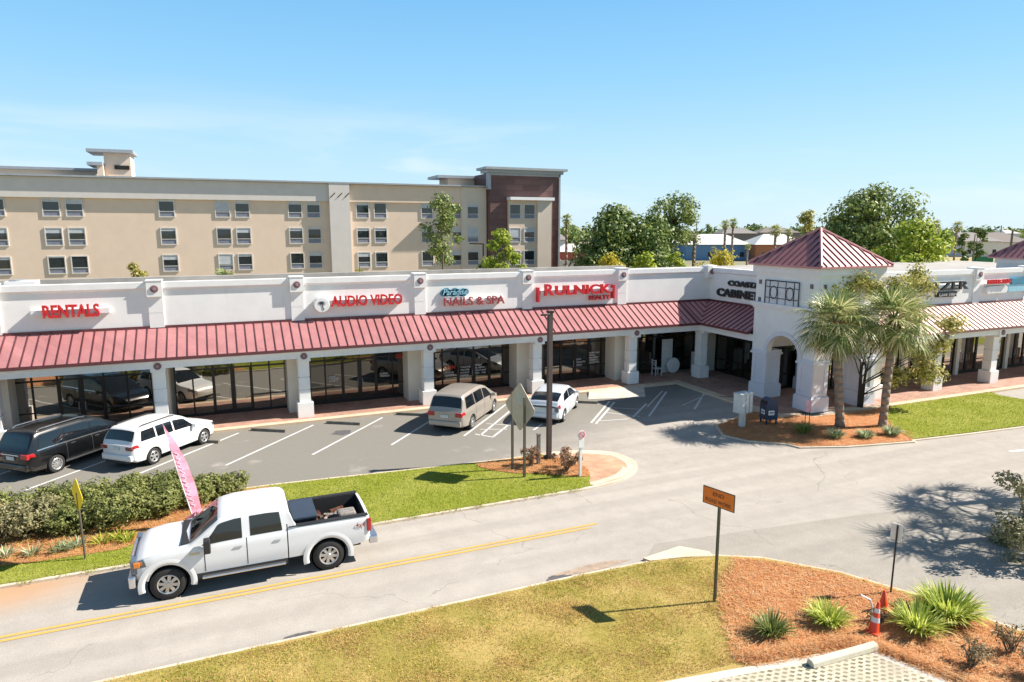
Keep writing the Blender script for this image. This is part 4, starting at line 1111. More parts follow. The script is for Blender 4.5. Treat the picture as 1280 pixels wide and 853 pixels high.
def tree(name, base, h, cw, leaf, bark, label, cat='tree', group=None, seed=1, n=5000, ls=.25, nblob=14, crown_lo=.3, tr=.25, shape='round', trunk_top=None):
    rnd = random.Random(seed)
    e = empty(name, base, label, cat, group)
    bx, by, bz = base
    blobs = []
    for i in range(nblob):
        a = rnd.uniform(0, 6.283); f = (i+.5)/nblob
        zf = crown_lo + (1-crown_lo)*f
        if shape == 'round': prof = math.sin(math.pi*min(1,max(0,(zf-crown_lo)/(1-crown_lo)*.86+.14)))**.6
        elif shape == 'umbrella': prof = .35 + .65*math.sin(math.pi*min(1,(zf-crown_lo)/(1-crown_lo)*.7+.2))
        else: prof = max(.25, 1-(zf-crown_lo)/(1-crown_lo))
        r = cw/2*prof*math.sqrt(rnd.uniform(.12,.95))
        br_ = cw*rnd.uniform(.15,.24)
        blobs.append((bx+math.cos(a)*max(0,r-br_*.3), by+math.sin(a)*max(0,r-br_*.3), bz+h*zf-br_*.5, br_, br_*rnd.uniform(.55,.85)))
    tt = trunk_top or crown_lo+.25
    t_ = MB(); lean = Vector((rnd.uniform(-.03,.03)*h, rnd.uniform(-.03,.03)*h, 0))
    P = [Vector(base), Vector(base)+Vector((0,0,h*tt*.5))+lean*.6, Vector(base)+Vector((0,0,h*tt))+lean]
    t_.tube(P, [tr, tr*.8, tr*.6], 9)
    l_ = limbs(P[1].lerp(P[2],.6), [(b_[0],b_[1],b_[2]) for b_ in blobs], tr*.9, seed)
    n0 = len(t_.v); t_.v += l_.v; t_.f += [tuple(i+n0 for i in f) for f in l_.f]
    t_.build('trunk', bark, e)
    crown(blobs, n, ls, seed).build('crown', leaf, e, fixn=False)
    return e
def ground_at(px, d):
    p = D(px, 300, d); return (p[0], p[1], 0)
def tree_px(name, px, ptop, d, wpx, leaf, bark, label, **kw):
    b_ = ground_at(px, d); h = D(px, ptop, d)[2]; cw = wpx/FPX*d
    return tree(name, b_, h, cw, leaf, bark, label, **kw)
TG = 'trees behind the plaza'
tree_px('oak_tree', 768, 254, 88, 118, G_oak, M_barkd, 'large round dark green oak just right of the red building', group=TG, seed=3, n=20000, ls=.34, nblob=32, crown_lo=.18, tr=.4)
tree_px('oak_tree', 815, 268, 93, 92, G_oak, M_barkd, 'paler green oak between the round oak and the tall pine', group=TG, seed=9, n=13000, ls=.34, nblob=22, crown_lo=.2, tr=.35)
tree_px('pine_tree', 840, 242, 97, 74, G_pine, M_barkd, 'tall pine with bare trunk rising above the oak crowns', group=TG, seed=5, n=6500, ls=.26, nblob=22, crown_lo=.58, tr=.3, shape='umbrella', trunk_top=.85)
tree_px('shrub_tree', 758, 316, 70, 60, G_yel, M_bark, 'rounded yellow green shrub top in front of the big oak', group=TG, seed=6, n=2600, ls=.22, nblob=9, crown_lo=.6, tr=.1)
tree_px('shrub_tree', 808, 316, 74, 46, G_bright, M_bark, 'pale green shrub below the second oak', group=TG, seed=16, n=2200, ls=.22, nblob=9, crown_lo=.55, tr=.1)
tree_px('shrub_tree', 848, 313, 80, 36, G_bright, M_bark, 'light green shrub at the foot of the tall pine', group=TG, seed=26, n=1800, ls=.22, nblob=8, crown_lo=.5, tr=.1)
tree_px('shrub_tree', 905, 313, 62, 70, G_yel, M_bark, 'bright yellow shrub top behind the shaded parapet corner', group=TG, seed=36, n=3000, ls=.18, nblob=10, crown_lo=.7, tr=.1)
tree_px('oak_tree', 1093, 229, 82, 118, G_pine, M_barkd, 'biggest tree, broad open crown behind the red pyramid roof', group=TG, seed=7, n=18000, ls=.28, nblob=34, crown_lo=.30, tr=.4, shape='umbrella')
tree_px('oak_tree', 1050, 268, 88, 62, G_pine, M_barkd, 'mid green tree filling the left foot of the broad crowned tree', group=TG, seed=17, n=6000, ls=.32, nblob=14, crown_lo=.2, tr=.3)
tree_px('maple_tree', 1146, 272, 66, 96, G_bright, M_bark, 'yellow green tree right of the broad crowned tree', group=TG, seed=8, n=14000, ls=.26, nblob=18, crown_lo=.2, tr=.25)
tree_px('maple_tree', 1178, 288, 70, 62, G_bright, M_bark, 'lower yellow green tree nearest the dry field', group=TG, seed=18, n=5000, ls=.26, nblob=12, crown_lo=.3, tr=.2)
tree_px('thin_tree', 1008, 262, 100, 42, G_sparse, M_bark, 'thin yellowish tree left of the pyramid roof tip', group=TG, seed=12, n=2600, ls=.26, nblob=12, crown_lo=.4, tr=.18)
tree_px('pine_tree', 553, 241, 70, 62, G_pine, M_bark, 'slender young pine standing alone in front of the hotel windows', group=TG, seed=21, n=3600, ls=.20, nblob=16, crown_lo=.50, tr=.12, trunk_top=.95)
e_ = tree_px('maple_tree', 626, 284, 66, 54, G_bright, M_bark, 'bright green bushy tree in front of the hotel end tower', group=TG, seed=22, n=5000, ls=.22, nblob=14, crown_lo=.2, tr=.14)
tree_px('maple_tree', 647, 313, 64, 32, G_bright, M_bark, 'small bright green tree at the right foot of the bushy tree', group=TG, seed=23, n=2400, ls=.2, nblob=9, crown_lo=.3, tr=.1)
tree_px('shrub_tree', 600, 328, 68, 20, G_oak, M_bark, 'dark round bush under the bent arm lamp', group=TG, seed=24, n=1000, ls=.2, nblob=7, crown_lo=.5, tr=.08)
tree_px('thin_tree', 165, 327, 60, 30, G_sparse, M_bark, 'tip of a thin tree showing over the parapet left of the RENTALS corner', group=TG, seed=25, n=600, ls=.22, nblob=7, crown_lo=.72, tr=.08)
tree_px('thin_tree', 447, 336, 60, 34, G_sparse, M_bark, 'low leafy tips over the parapet under the grey hotel pier', group=TG, seed=27, n=500, ls=.22, nblob=7, crown_lo=.8, tr=.06)
tree_px('oak_tree', 884, 279, 230, 18, G_oak, M_barkd, 'small distant tree on the horizon beside the thin pole', group=TG, seed=41, n=900, ls=.5, nblob=8, crown_lo=.35, tr=.2)
tree_px('oak_tree', 1222, 284, 170, 24, G_oak, M_barkd, 'dark distant tree right of the yellow green trees', group=TG, seed=42, n=1500, ls=.45, nblob=9, crown_lo=.3, tr=.2)
tree_px('oak_tree', 1205, 290, 160, 22, G_oak, M_barkd, 'low grey green tree in front of the grey roofed house', group=TG, seed=43, n=1200, ls=.45, nblob=8, crown_lo=.2, tr=.2)
# far woods
rnd = random.Random(77); blobs = []
for i in range(150):
    d = rnd.uniform(430, 560); px = rnd.uniform(640, 1420)
    p = D(px, 300, d); hh = rnd.uniform(7.0, 12.0)
    blobs.append((p[0],p[1],hh*.5,rnd.uniform(7,12),hh*.55))
tag(crown(blobs, 26000, 2.0, 5, noisy=.5).build('far_woods', G_oak, fixn=False), kind='stuff')

# palms -------------------------------------------------------------
def fan_frond(mb, pm, base, az, el, L, rnd, nl=20, lw=.055, span=115, droop=.5, fr=.85):
    out = Vector((math.cos(az), math.sin(az), 0))
    d0 = (out*math.cos(el) + Vector((0,0,1))*math.sin(el)).normalized()
    hub = base + d0*L - Vector((0,0,.12*L*L*math.cos(el)))
    pm.tube([base, base+d0*L*.5, hub], [.028,.02,.014], 4)
    fwd = (hub - (base+d0*L*.5)).normalized(); side = fwd.cross(Vector((0,0,1)))
    if side.length < .1: side = Vector((-math.sin(az), math.cos(az), 0))
    side.normalize(); nrm = side.cross(fwd).normalized()
    for i in range(nl):
        a = R(-span + 2*span*i/(nl-1)) + rnd.uniform(-.05,.05)
        l = fr*(1 - .25*abs(a)/2)*rnd.uniform(.85,1.1)
        dv = (fwd*math.cos(a) + side*math.sin(a)).normalized()
        p = hub; w = lw; ww = dv.cross(nrm).normalized()
        pts = [p]; segs = 3
        cur = dv.copy()
        for s in range(segs):
            cur = (cur + Vector((0,0,-droop*(.12+.28*s)*rnd.uniform(.7,1.3)))).normalized()
            pts.append(pts[-1] + cur*l/segs)
        ws = [w*.45, w, w*.75, .004]
        n0 = len(mb.v)
        for p_, w_ in zip(pts, ws): mb.v.append(tuple(p_-ww*w_/2)); mb.v.append(tuple(p_+ww*w_/2))
        for s in range(segs): mb.f.append((n0+2*s, n0+2*s+1, n0+2*s+3, n0+2*s+2))
def fan_palm(name, base, crown_c, label, group, seed=1, nf=36, L=.95, fr=.95, r=.16, nl=20, dead=10, boots=True, lw=.055):
    rnd = random.Random(seed); e = empty(name, base, label, 'palm tree', group)
    b0 = Vector(base); c = Vector(crown_c)
    mid = b0.lerp(c,.5) + Vector(((c.x-b0.x)*-.12, 0, 0))
    t_ = MB(); P = []; ks = 14
    for i in range(ks+1):
        f = i/ks; p = b0*(1-f)**2 + mid*2*f*(1-f) + c*f*f; P.append(p)
    rr = [r*(1.25 if i == 0 else 1+.05*math.sin(i*1.9)) for i in range(ks+1)]
    t_.tube(P, rr, 12); t_.build('trunk', M_palmb, e, smooth=True)
    if boots:
        bt = MB()
        for i in range(70):
            f = rnd.uniform(.72, .99); p = b0*(1-f)**2 + mid*2*f*(1-f) + c*f*f
            a = rnd.uniform(0, 6.283); o = Vector((math.cos(a), math.sin(a), 0)); s = .5+f*.8
            p1 = p + o*r*.8; p2 = p + o*(r+.10*s) + Vector((0,0,.22*s))
            w = Vector((-o.y, o.x, 0))*.05*s
            bt.face([p1-w*1.6, p1+w*1.6, p2+w, p2-w]); bt.face([p1-w*1.6+o*.03, p2-w+o*.02, p2+w+o*.02, p1+w*1.6+o*.03])
        bt.build('leaf_bases', M_boot, e, fixn=False)
    cr = MB(); pm = MB(); dd = MB()
    for i in range(nf):
        el = R(80 - 125*((i+.5)/nf)**.85); az = i*2.39996 + rnd.uniform(-.2,.2)
        fan_frond(cr, pm, c+Vector((0,0,.1*rnd.random())), az, el, L*rnd.uniform(.75,1.15)*(1 if el < .9 else .7), rnd, nl, lw, droop=.35+.4*(1-(el+.8)/2.2), fr=fr)
    for i in range(dead):
        fan_frond(dd, pm, c-Vector((0,0,.15)), rnd.uniform(0,6.28), R(rnd.uniform(-75,-40)), L*.7, rnd, max(8,nl//2), lw, droop=.9, fr=fr*.8)
    cr.build('fronds', G_palm, e, fixn=False); pm.build('leaf_stalks', G_palm, e)
    if dead: dd.build('dry_fronds', G_deadp, e, fixn=False)
    return e
def onD(px, py, base):          # point through the pixel at the same depth as base
    d = base[0]*SY + base[1]*CY; return D(px, py, d)
b1 = G(1050,533,.07); c1 = onD(1044,404,b1)
fan_palm('cabbage_palm', (*b1[:2],.06), c1, 'left of the two cabbage palms in front of the arched tower', 'cabbage palms by the tower', 2, nf=42, L=1.12, fr=1.25, r=.195, nl=26)
b2 = G(1103,533,.07); c2 = onD(1118,400,b2)
fan_palm('cabbage_palm', (*b2[:2],.06), c2, 'right of the two cabbage palms, taller and leaning right', 'cabbage palms by the tower', 3, nf=44, L=1.15, fr=1.25, r=.175, nl=26)
# palms standing just outside the frame on the right: they cast the frond shadows on the drive
for i, (x, y, cz, sd) in enumerate([(29.3,12.9,6.0,31),(26.3,11.0,6.0,32)]):
    fan_palm('cabbage_palm', (x+.5,y-.1,0), (x,y,cz), ['cabbage palm just beyond the right edge of the drive, casting frond shadows','nearest cabbage palm at the right edge of the drive','tallest cabbage palm right of the drive'][i], 'cabbage palms right of the drive', sd, nf=30, L=1.25, fr=1.05, nl=18, dead=2, boots=False)
def far_palm(px, ptop, d, wpx, label, seed, group='distant palms'):
    b_ = ground_at(px, d); wd = wpx/FPX*d; zt = D(px, ptop, d)[2]
    fan_palm('fan_palm', b_, (b_[0],b_[1],zt-wd*.38), label, group, seed, nf=22, L=wd*.26, fr=wd*.24, r=.2, nl=9, dead=4, boots=False, lw=.05*wd)
far_palm(708, 266, 105, 21, 'fan palm with thin tall trunk right beside the hotel tower', 51)
far_palm(906, 274, 120, 17, 'left of the twin palms in front of the blue building', 52)
far_palm(915.5, 272, 124, 17, 'right of the twin palms in front of the blue building', 53)
far_palm(969, 279, 112, 23, 'stout palm in front of the orange building', 54)
far_palm(985, 285, 130, 14, 'small palm right of the stout palm by the orange building', 55)
far_palm(1168, 274, 150, 17, 'left of the two distant palms above the yellow green trees', 56)
far_palm(1195, 275, 145, 20, 'right of the two distant palms above the yellow green trees', 57)
far_palm(278, 333, 60, 44, 'palm top just showing over the parapet left of the grey hotel pier', 58)
far_palm(868, 292, 95, 14, 'thin small palm right of the tall pine trunk', 59)
far_palm(720, 308, 110, 14, 'short palm in front of the red building', 60)
far_palm(893, 308, 130, 10, 'short palm in front of the blue building wall', 61)
far_palm(935, 304, 140, 12, 'short palm between the blue and orange buildings', 62)

# thin tree between the palms and the tower
tb = (30.2, 24.7, .07)
te = empty('thin_tree', tb, 'many stemmed tree with sparse yellow green leaves behind the two cabbage palms', 'tree')
rnd = random.Random(15); q = MB(); tips = []
for i in range(5):
    px = rnd.uniform(1045,1150); py = rnd.uniform(345,400); tips.append(Vector(D(px, py, rnd.uniform(33,36.5))))
tips += [Vector(D(px,py,34.5)) for px,py in ((1150,440),(1160,465),(1175,430),(1140,400),(1055,360),(1075,350),(1095,362),(1120,470),(1190,405),(1030,360))]
for tp in tips:
    s0 = Vector(tb)+Vector((rnd.uniform(-.12,.12),rnd.uniform(-.12,.12),0)); m1 = Vector((s0.x+rnd.uniform(-.2,.3), s0.y+rnd.uniform(-.2,.2), s0.z+(tp.z-s0.z)*rnd.uniform(.3,.42))); m2 = s0.lerp(tp,.7)+Vector((rnd.uniform(-.35,.35),rnd.uniform(-.2,.2),.2))
    q.tube([s0,m1,m2,tp],[.045,.032,.02,.008],6)
    for k in range(3):
        a = m2.lerp(tp, rnd.random()); q.tube([a, a+rvec(rnd)*.6],[.014,.004],4)
q.build('trunk', M_barkd, te)
blobs = [(t_.x,t_.y,t_.z,rnd.uniform(.6,1.0),rnd.uniform(.5,.8)) for t_ in tips]
crown(blobs, 20000, .095, 15, shell=.75).build('crown', G_sparse, te, fixn=False)
# tree reaching in from the right edge
tb = (21.9, 10.2, 0)
te = empty('small_tree', tb, 'grey green tree reaching in at the right edge over the drive', 'tree')
tips = [Vector(D(px,py,rnd.uniform(17.5,19.5))) for px,py in ((1262,600),(1285,615),(1262,655),(1285,660),(1255,672),(1300,640),(1310,600),(1272,708),(1320,680),(1290,640),(1280,675))]
q = MB()
for tp in tips: q.tube([Vector(tb), Vector(tb).lerp(tp,.5)+Vector((.1,.1,.4)), tp],[.09,.05,.012],6)
q.build('trunk', M_bark, te)
crown([(t_.x,t_.y,t_.z,rnd.uniform(.32,.5),rnd.uniform(.28,.42)) for t_ in tips], 7000, .065, 19, shell=.6).build('crown', G_hedge2, te, fixn=False)

# hedge: clipped shrubs side by side --------------------------------
HG = 'shrubs of the roadside hedge'
rnd = random.Random(5)
hs = [(-8.6,24.4,1.3,1.15,0),(-7.2,24.1,1.35,1.15,1),(-5.9,23.9,1.3,1.1,1),(-4.7,23.7,1.15,1.1,0),(-3.6,23.7,1.2,1.1,0),(-2.6,24.2,1.1,1.15,0),(-1.5,24.7,1.1,1.15,0),(-.5,25.0,.85,1.05,0),
      (-7.6,25.6,1.15,1.05,0),(-6.2,25.5,1.1,1.05,0),(-4.9,25.4,1.1,1.1,0),(-3.6,25.4,1.05,1.1,0),(-2.3,25.6,1.0,1.0,0)]
names = ['front shrub at the left edge of the hedge','greyish front shrub second from the left','greyish front shrub left of the yellow sign','front shrub right behind the yellow sign','bright leaved front shrub right of the yellow sign','shrub left of the pink flag','shrub in front of the pink flag','rightmost low shrub beside the truck roof',
 'rear shrub at the left edge nearest the black van','rear shrub in shade of the black van side','rear shrub behind the yellow sign','rear shrub in the middle of the hedge','rear shrub nearest the pink flag']
for i, (x,y,h,rw,k) in enumerate(hs):
    e = empty('hedge_shrub', (x,y,.09), names[i], 'shrub', HG)
    q = MB()
    for j in range(9): q.tube([(x,y,.09),(x+rnd.uniform(-.3,.3),y+rnd.uniform(-.3,.3),.4),(x+rnd.uniform(-.7,.7),y+rnd.uniform(-.6,.6),h*.75)],[.02,.015,.005],5)
    q.build('stems', M_barkd, e)
    h *= .84; bl = [(x,y,h*.52,rw*.86,h*.50)]+[(x+rnd.uniform(-.65,.65),y+rnd.uniform(-.55,.55),h*rnd.uniform(.45,.8),.42,.33) for _ in range(8)]
    crown(bl, 9500, .055, 100+i, shell=.28, noisy=.25).build('foliage', [G_hedge, G_hedge2][k], e, fixn=False)

# strappy plants ----------------------------------------------------
def clump(name, c, h, spread, n, leaf, label, cat, group, seed, w=.035, z=.085):
    rnd = random.Random(seed); q = MB()
    for i in range(n):
        a = rnd.uniform(0, 6.283); r0 = rnd.random()**.6*spread*.35
        out = Vector((math.cos(a), math.sin(a), 0)); p = Vector((c[0],c[1],z)) + out*r0
        l = h*rnd.uniform(.75,1.2); ln = rnd.uniform(.25,1.0)
        d = (out*ln*.9 + Vector((0,0,1))).normalized(); side = Vector((-out.y,out.x,0)) + rvec(rnd)*.25; side.normalize()
        pts = [p]; cur = d
        for s in range(4):
            pts.append(pts[-1]+cur*l/4); cur = (cur+out*.16*ln+Vector((0,0,-.26*ln-.05*s))).normalized()
        ws = [w*.6,w,w*.9,w*.6,.002]; n0 = len(q.v)
        for p_, w_ in zip(pts, ws): q.v.append(tuple(p_-side*w_/2)); q.v.append(tuple(p_+side*w_/2))
        for s in range(4): q.f.append((n0+2*s,n0+2*s+1,n0+2*s+3,n0+2*s+2))
    o = q.build(name, leaf, base=(c[0],c[1],z), fixn=False)
    return tag(o, label, cat, group)
LG = 'strap leaved clumps in the corner bed'
clump('flax_lily', G(964,797), .48, .6, 230, leaf_mat('dark_lily',[(.05,.09,.02),(.12,.18,.04),(.25,.30,.08),(.42,.42,.18)],.35), 'darker upright strap leaved clump nearest the lawn', 'plant', LG, 1, .03)
clump('flax_lily', G(1035,782), .48, .75, 270, G_lily, 'bright strap leaved clump between the lawn clump and the cones', 'plant', LG, 2, .035)
clump('flax_lily', G(1146,792), .62, .8, 330, G_lily, 'bright arching clump right behind the traffic cones', 'plant', LG, 3, .04)
clump('flax_lily', G(1183,775), .70, 1.1, 560, G_lily, 'largest strap leaved clump at the kerb right of the cones', 'plant', LG, 4, .042)
for i, (px,py,h,lb) in enumerate([(1043,549,.42,'striped clump at the foot of the left cabbage palm'),(1081,549,.36,'striped clump between the two cabbage palms'),(1114,546,.46,'striped clump right of the right cabbage palm')]):
    clump('liriope_clump', G(px,py), h, .7, 230, G_vlily, lb, 'plant', 'striped clumps along the tower bed', 10+i, .035)
clump('liriope_clump', G(1003,543), .55, .7, 150, G_pine, 'dark green clump in the shade below the small pink sign', 'plant', 'striped clumps along the tower bed', 15, .04)
rnd = random.Random(3)
for i, (px,py) in enumerate([(8,699),(40,697),(72,693),(88,690),(98,686),(128,682),(160,680),(150,677)]):
    lb = ['thin pale tuft at the left edge of the straw strip','second pale tuft from the left edge in the straw','pale tuft in the straw left of the yellow sign post','pale tuft just left of the yellow sign post','pale tuft at the yellow sign post','green tuft between sign post and truck grille','bushy green tuft by the truck headlight','tuft behind the truck headlight'][i]
    clump('strap_tuft', G(px,py), .3, .5, 60, G_vlily if i < 5 else G_bright, lb, 'plant', 'small tufts in the roadside straw', 40+i, .03)
def twig_shrub(c, h, w, leaf, label, group, seed, n=900, ls=.05, name='shrub'):
    rnd = random.Random(seed); e = empty(name, (c[0],c[1],.085), label, 'shrub', group); q = MB(); tips = []
    for i in range(26):
        a = rnd.uniform(0,6.283); s = rnd.random()**.5*w/2; tp = Vector((c[0]+math.cos(a)*s, c[1]+math.sin(a)*s, .085+h*rnd.uniform(.5,1)))
        b_ = Vector((c[0]+rnd.uniform(-.08,.08),c[1]+rnd.uniform(-.08,.08),.085)); q.tube([b_, b_.lerp(tp,.5)+Vector((0,0,.06)), tp],[.012,.009,.004],4); tips.append(tp)
    q.build('stems', M_bark, e)
    crown([(t_.x,t_.y,t_.z-.05,.16,.16) for t_ in tips], n, ls, seed, shell=.6).build('foliage', leaf, e, fixn=False)
NG = 'thin shrubs in the island and corner beds'
twig_shrub(G(663,586), .75, .75, G_nan, 'bronze leaved shrub between the sign posts and the lamp post', NG, 1, 1500)
twig_shrub(G(708,592), .85, 1.1, G_nan, 'wider reddish shrub right of the brown lamp post', NG, 2, 2600)
twig_shrub(G(1213,838), .55, .6, G_dry, 'dry brown shrub below the large strap leaved clump', NG, 3, 700, .04)
twig_shrub(G(1262,820), .6, .6, G_dry, 'dry brown shrub at the right edge of the corner bed', NG, 4, 700, .04)
twig_shrub(G(1290,850), .6, .6, G_dry, 'dry shrub cut by the lower right corner', NG, 5, 700, .04)
twig_shrub(G(1098,782), .35, .5, G_dry, 'low brown tuft around the two traffic cones', NG, 6, 300, .04)
twig_shrub(G(1128,775), .4, .4, G_dry, 'low brown tuft between the cones and the arching clump', NG, 7, 400, .04)

# loose pine straw and grass blades ---------------------------------
def scatter_blades(name, poly, n, mat, seed, h=.05, w=.006, z=.083, flat=False, dens=None, xr=None):
    rnd = random.Random(seed); q = MB(); xs = [p[0] for p in poly]; ys = [p[1] for p in poly]
    x0,x1,y0,y1 = min(xs),max(xs),min(ys),max(ys)
    if xr: x0,x1,y0,y1 = max(x0,xr[0]),min(x1,xr[1]),max(y0,xr[2]),min(y1,xr[3])
    k = 0
    while k < n:
        x, y = rnd.uniform(x0,x1), rnd.uniform(y0,y1)
        if not inside((x,y), poly): k += .2; continue
        if dens and rnd.random() > dens(x,y): k += .3; continue
        k += 1
        a = rnd.uniform(0, 6.283); c_, s_ = math.cos(a), math.sin(a)
        if flat:
            l = h*rnd.uniform(.6,1.3); e = rnd.uniform(0,.35); zz = z + rnd.uniform(0,.035)
            p = Vector((x,y,zz)); d = Vector((c_*l,s_*l,l*e*rnd.choice((0,0,1)))); u = Vector((-s_,c_,0))*w
            q.v += [tuple(p-u),tuple(p+u),tuple(p+d)]; n0 = len(q.v)-3; q.f.append((n0,n0+1,n0+2))
        else:
            l = h*rnd.uniform(.5,1.3); p = Vector((x,y,z)); u = Vector((c_,s_,0))*w; d = Vector((rnd.uniform(-.6,.6)*l,rnd.uniform(-.6,.6)*l,l))
            q.v += [tuple(p-u),tuple(p+u),tuple(p+d)]; n0 = len(q.v)-3; q.f.append((n0,n0+1,n0+2))
    return tag(q.build(name, mat, fixn=False), kind='stuff')
B_dry = leaf_mat('dry_grass_blades', [(0.238, 0.231, 0.037), (0.431, 0.385, 0.073), (0.653, 0.487, 0.158), (0.8, 0.578, 0.267)], .3, .7)
B_green = leaf_mat('green_grass_blades', [(0.155, 0.216, 0.02), (0.279, 0.351, 0.041), (0.466, 0.486, 0.081)], .3, .7)
B_straw = leaf_mat('straw_needles', [(0.218, 0.062, 0.016), (0.546, 0.198, 0.063), (0.699, 0.372, 0.148), (0.699, 0.512, 0.295)], .1, .8)
lawn_vis = [(-3.2,14.95),(8.6,14.95),(10.9,14.85),(12.7,14.2),(12.2,12.6),(10.6,11.0),(10.0,10.4),(8.3,10.5),(3.0,11.3),(-2.0,12.2),(-7.0,13.6),(-7.0,14.95)]
def dn(x,y): return .55+.9*noise.noise(Vector((x*.9,y*.9,0)))
scatter_blades('grass', lawn_vis, 62000, B_dry, 1, .05, .007, .07, dens=dn)
B_tan = leaf_mat('tan_grass_blades', [(0.345, 0.22, 0.085), (0.575, 0.38, 0.17), (0.759, 0.52, 0.272)], .3, .7)
def dt(x,y): return 1.6*noise.noise(Vector((x*.75+5,y*1.1,3))) + .5*noise.noise(Vector((x*3,y*3,1))) + .12
def dg_(x,y): return 1.8*noise.noise(Vector((x*.6-9,y*.9,7))) + .6*noise.noise(Vector((x*2.6,y*2.6,4))) + (.35 if y > 14.2 else -.05)
scatter_blades('grass', lawn_vis, 54000, B_tan, 11, .045, .007, .07, dens=dt)
scatter_blades('grass', lawn_vis, 15000, B_green, 12, .06, .008, .07, dens=dg_)
# turf creeping over the kerb edges
edge_far = [(-9,20.36),(11.6,20.36),(11.6,20.62),(-9,20.62)]
edge_near = [(-3.2,14.9),(8.6,14.9),(10.9,14.8),(12.4,14.45),(12.5,14.62),(10.9,15.02),(8.6,15.12),(-3.2,15.12)]
scatter_blades('grass', edge_far, 3500, B_green, 13, .05, .009, .07, dens=lambda x,y: .3+1.3*noise.noise(Vector((x*2.2,0,0)))+(y-20.45)*2)
scatter_blades('grass', edge_near, 5000, B_dry, 14, .055, .008, .05, dens=lambda x,y: .3+1.3*noise.noise(Vector((x*2.2,5,0)))+(15.05-y)*2)
scatter_blades('grass', isl_in, 42000, B_green, 2, .05, .009, .082, xr=(-9,12,20,25.6))
scatter_blades('grass', lawn2, 16000, B_green, 3, .06, .012, .085, xr=(25,45,18,28))
scatter_blades('pine_straw', offset_poly(mul3,-.14), 34000, B_straw, 4, .21, .0052, .088, flat=True)
scatter_blades('pine_straw', spl(mul1,4,True), 7000, B_straw, 5, .18, .006, .096, flat=True)
scatter_blades('pine_straw', mul2, 9000, B_straw, 6, .18, .006, .092, flat=True, xr=(-9,1,21,26))
scatter_blades('pine_straw', bed, 12000, B_straw, 7, .2, .008, .078, flat=True)
# raised straw berm along the paver lot edge
q = MB(); rnd = random.Random(8)
for a, b_, n_ in (((9.95,10.45),(12.7,10.0),7000),((12.9,9.75),(14.9,5.0),9000)):
    for i in range(n_):
        f = rnd.random(); x = a[0]+(b_[0]-a[0])*f+rnd.gauss(0,.09); y = a[1]+(b_[1]-a[1])*f+rnd.gauss(0,.09)
        zz = .09+.14*math.exp(-((rnd.gauss(0,1))**2))*rnd.random(); ang = rnd.uniform(0,6.28); l = rnd.uniform(.1,.22)
        p = Vector((x,y,zz)); d = Vector((math.cos(ang)*l,math.sin(ang)*l,rnd.uniform(-.04,.06))); u = Vector((-math.sin(ang),math.cos(ang),0))*.004
        q.v += [tuple(p-u),tuple(p+u),tuple(p+d)]; n0 = len(q.v)-3; q.f.append((n0,n0+1,n0+2))
tag(q.build('pine_straw', B_straw, fixn=False), kind='stuff')
# fallen leaves on the far-side kerb
# ================================================================ street furniture
M_postbr = M_('brown_post', (.10,.085,.06), .7, var=.2, bmp=.1)
M_postgr = M_('dark_green_post', (.05,.055,.035), .6)
M_alu = M_('aluminium_sign_back', (.50,.44,.36), .55, .15, var=.12, scale=4)
M_yel = M_('yellow_sign_face', (.80,.62,.02), .5)
M_org = M_('orange_sign_face', (.70,.17,.015), .5)
M_wpost = M_('white_post', (.78,.77,.75), .5)
M_pink = M_('pink_fabric', (.70,.28,.38), .8, var=.22, scale=3)
M_sticker = M_('pale_sticker', (.45,.50,.46), .7)
# tall lamp post (only its shaft shows)
lp = empty('lamp_post', (*G(686,576)[:2], .09), 'tall square brown lamp post beside the silver diamond sign', 'lamp post')
x, y = G(686,576)[:2]
q = MB(); q.prism([(x-.09,y-.09),(x+.09,y-.09),(x+.09,y+.09),(x-.09,y+.09)], .09, 6.1); q.build('pole', M_('lamp_post_paint', (.075,.055,.05), .6, var=.2), lp, bevel=.01)
q = MB(); q.prism([(x-.17,y-.17),(x+.17,y-.17),(x+.17,y+.17),(x-.17,y+.17)], .085, .20); q.build('base_plate', M_bronze, lp)
q = MB(); q.box(x-.12,x+.12,y-.12,y+.12,6.05,6.12); q.tube([(x-.06,y-.1,6.0),(x-.45,y-.25,6.03)], .03, 6); q.box(x-.52,x-.30,y-.33,y-.20,5.98,6.04); q.build('fitting', M_bronze, lp)
# silver backed diamond sign on two posts
P1 = G(654,598); P2 = G(653,583)
pA = (9.93,22.35); pB = (10.32,23.0)
pA = G(655.5,599)[:2]; pB = G(640.5,589)[:2]
ds = empty('warning_sign', (*pA,.085), 'silver back of a diamond warning sign on two brown posts', 'sign')
va, vb = Vector(pA), Vector(pB); u = (vb-va).normalized()
for p in (va, vb): q = MB(); q.box(p.x-.04,p.x+.04,p.y-.04,p.y+.04,.08,3.15); q.build('post', M_postbr, ds)
c_ = (va+vb)/2; c3 = Vector(D(648.5,509,c_.x*SY+c_.y*CY)); hw = .98; ww = .80
nrm = Vector((-u.y,u.x)); 
if nrm.dot(c_) < 0: nrm = -nrm        # towards the far side of the posts
sx_ = Vector((CY, SY))*1.0
axv = Vector((1.0,.0)).normalized(); axv = Vector((math.cos(R(23)-R(35)), math.sin(R(23)-R(35))))
axv = u if u.x > 0 else -u
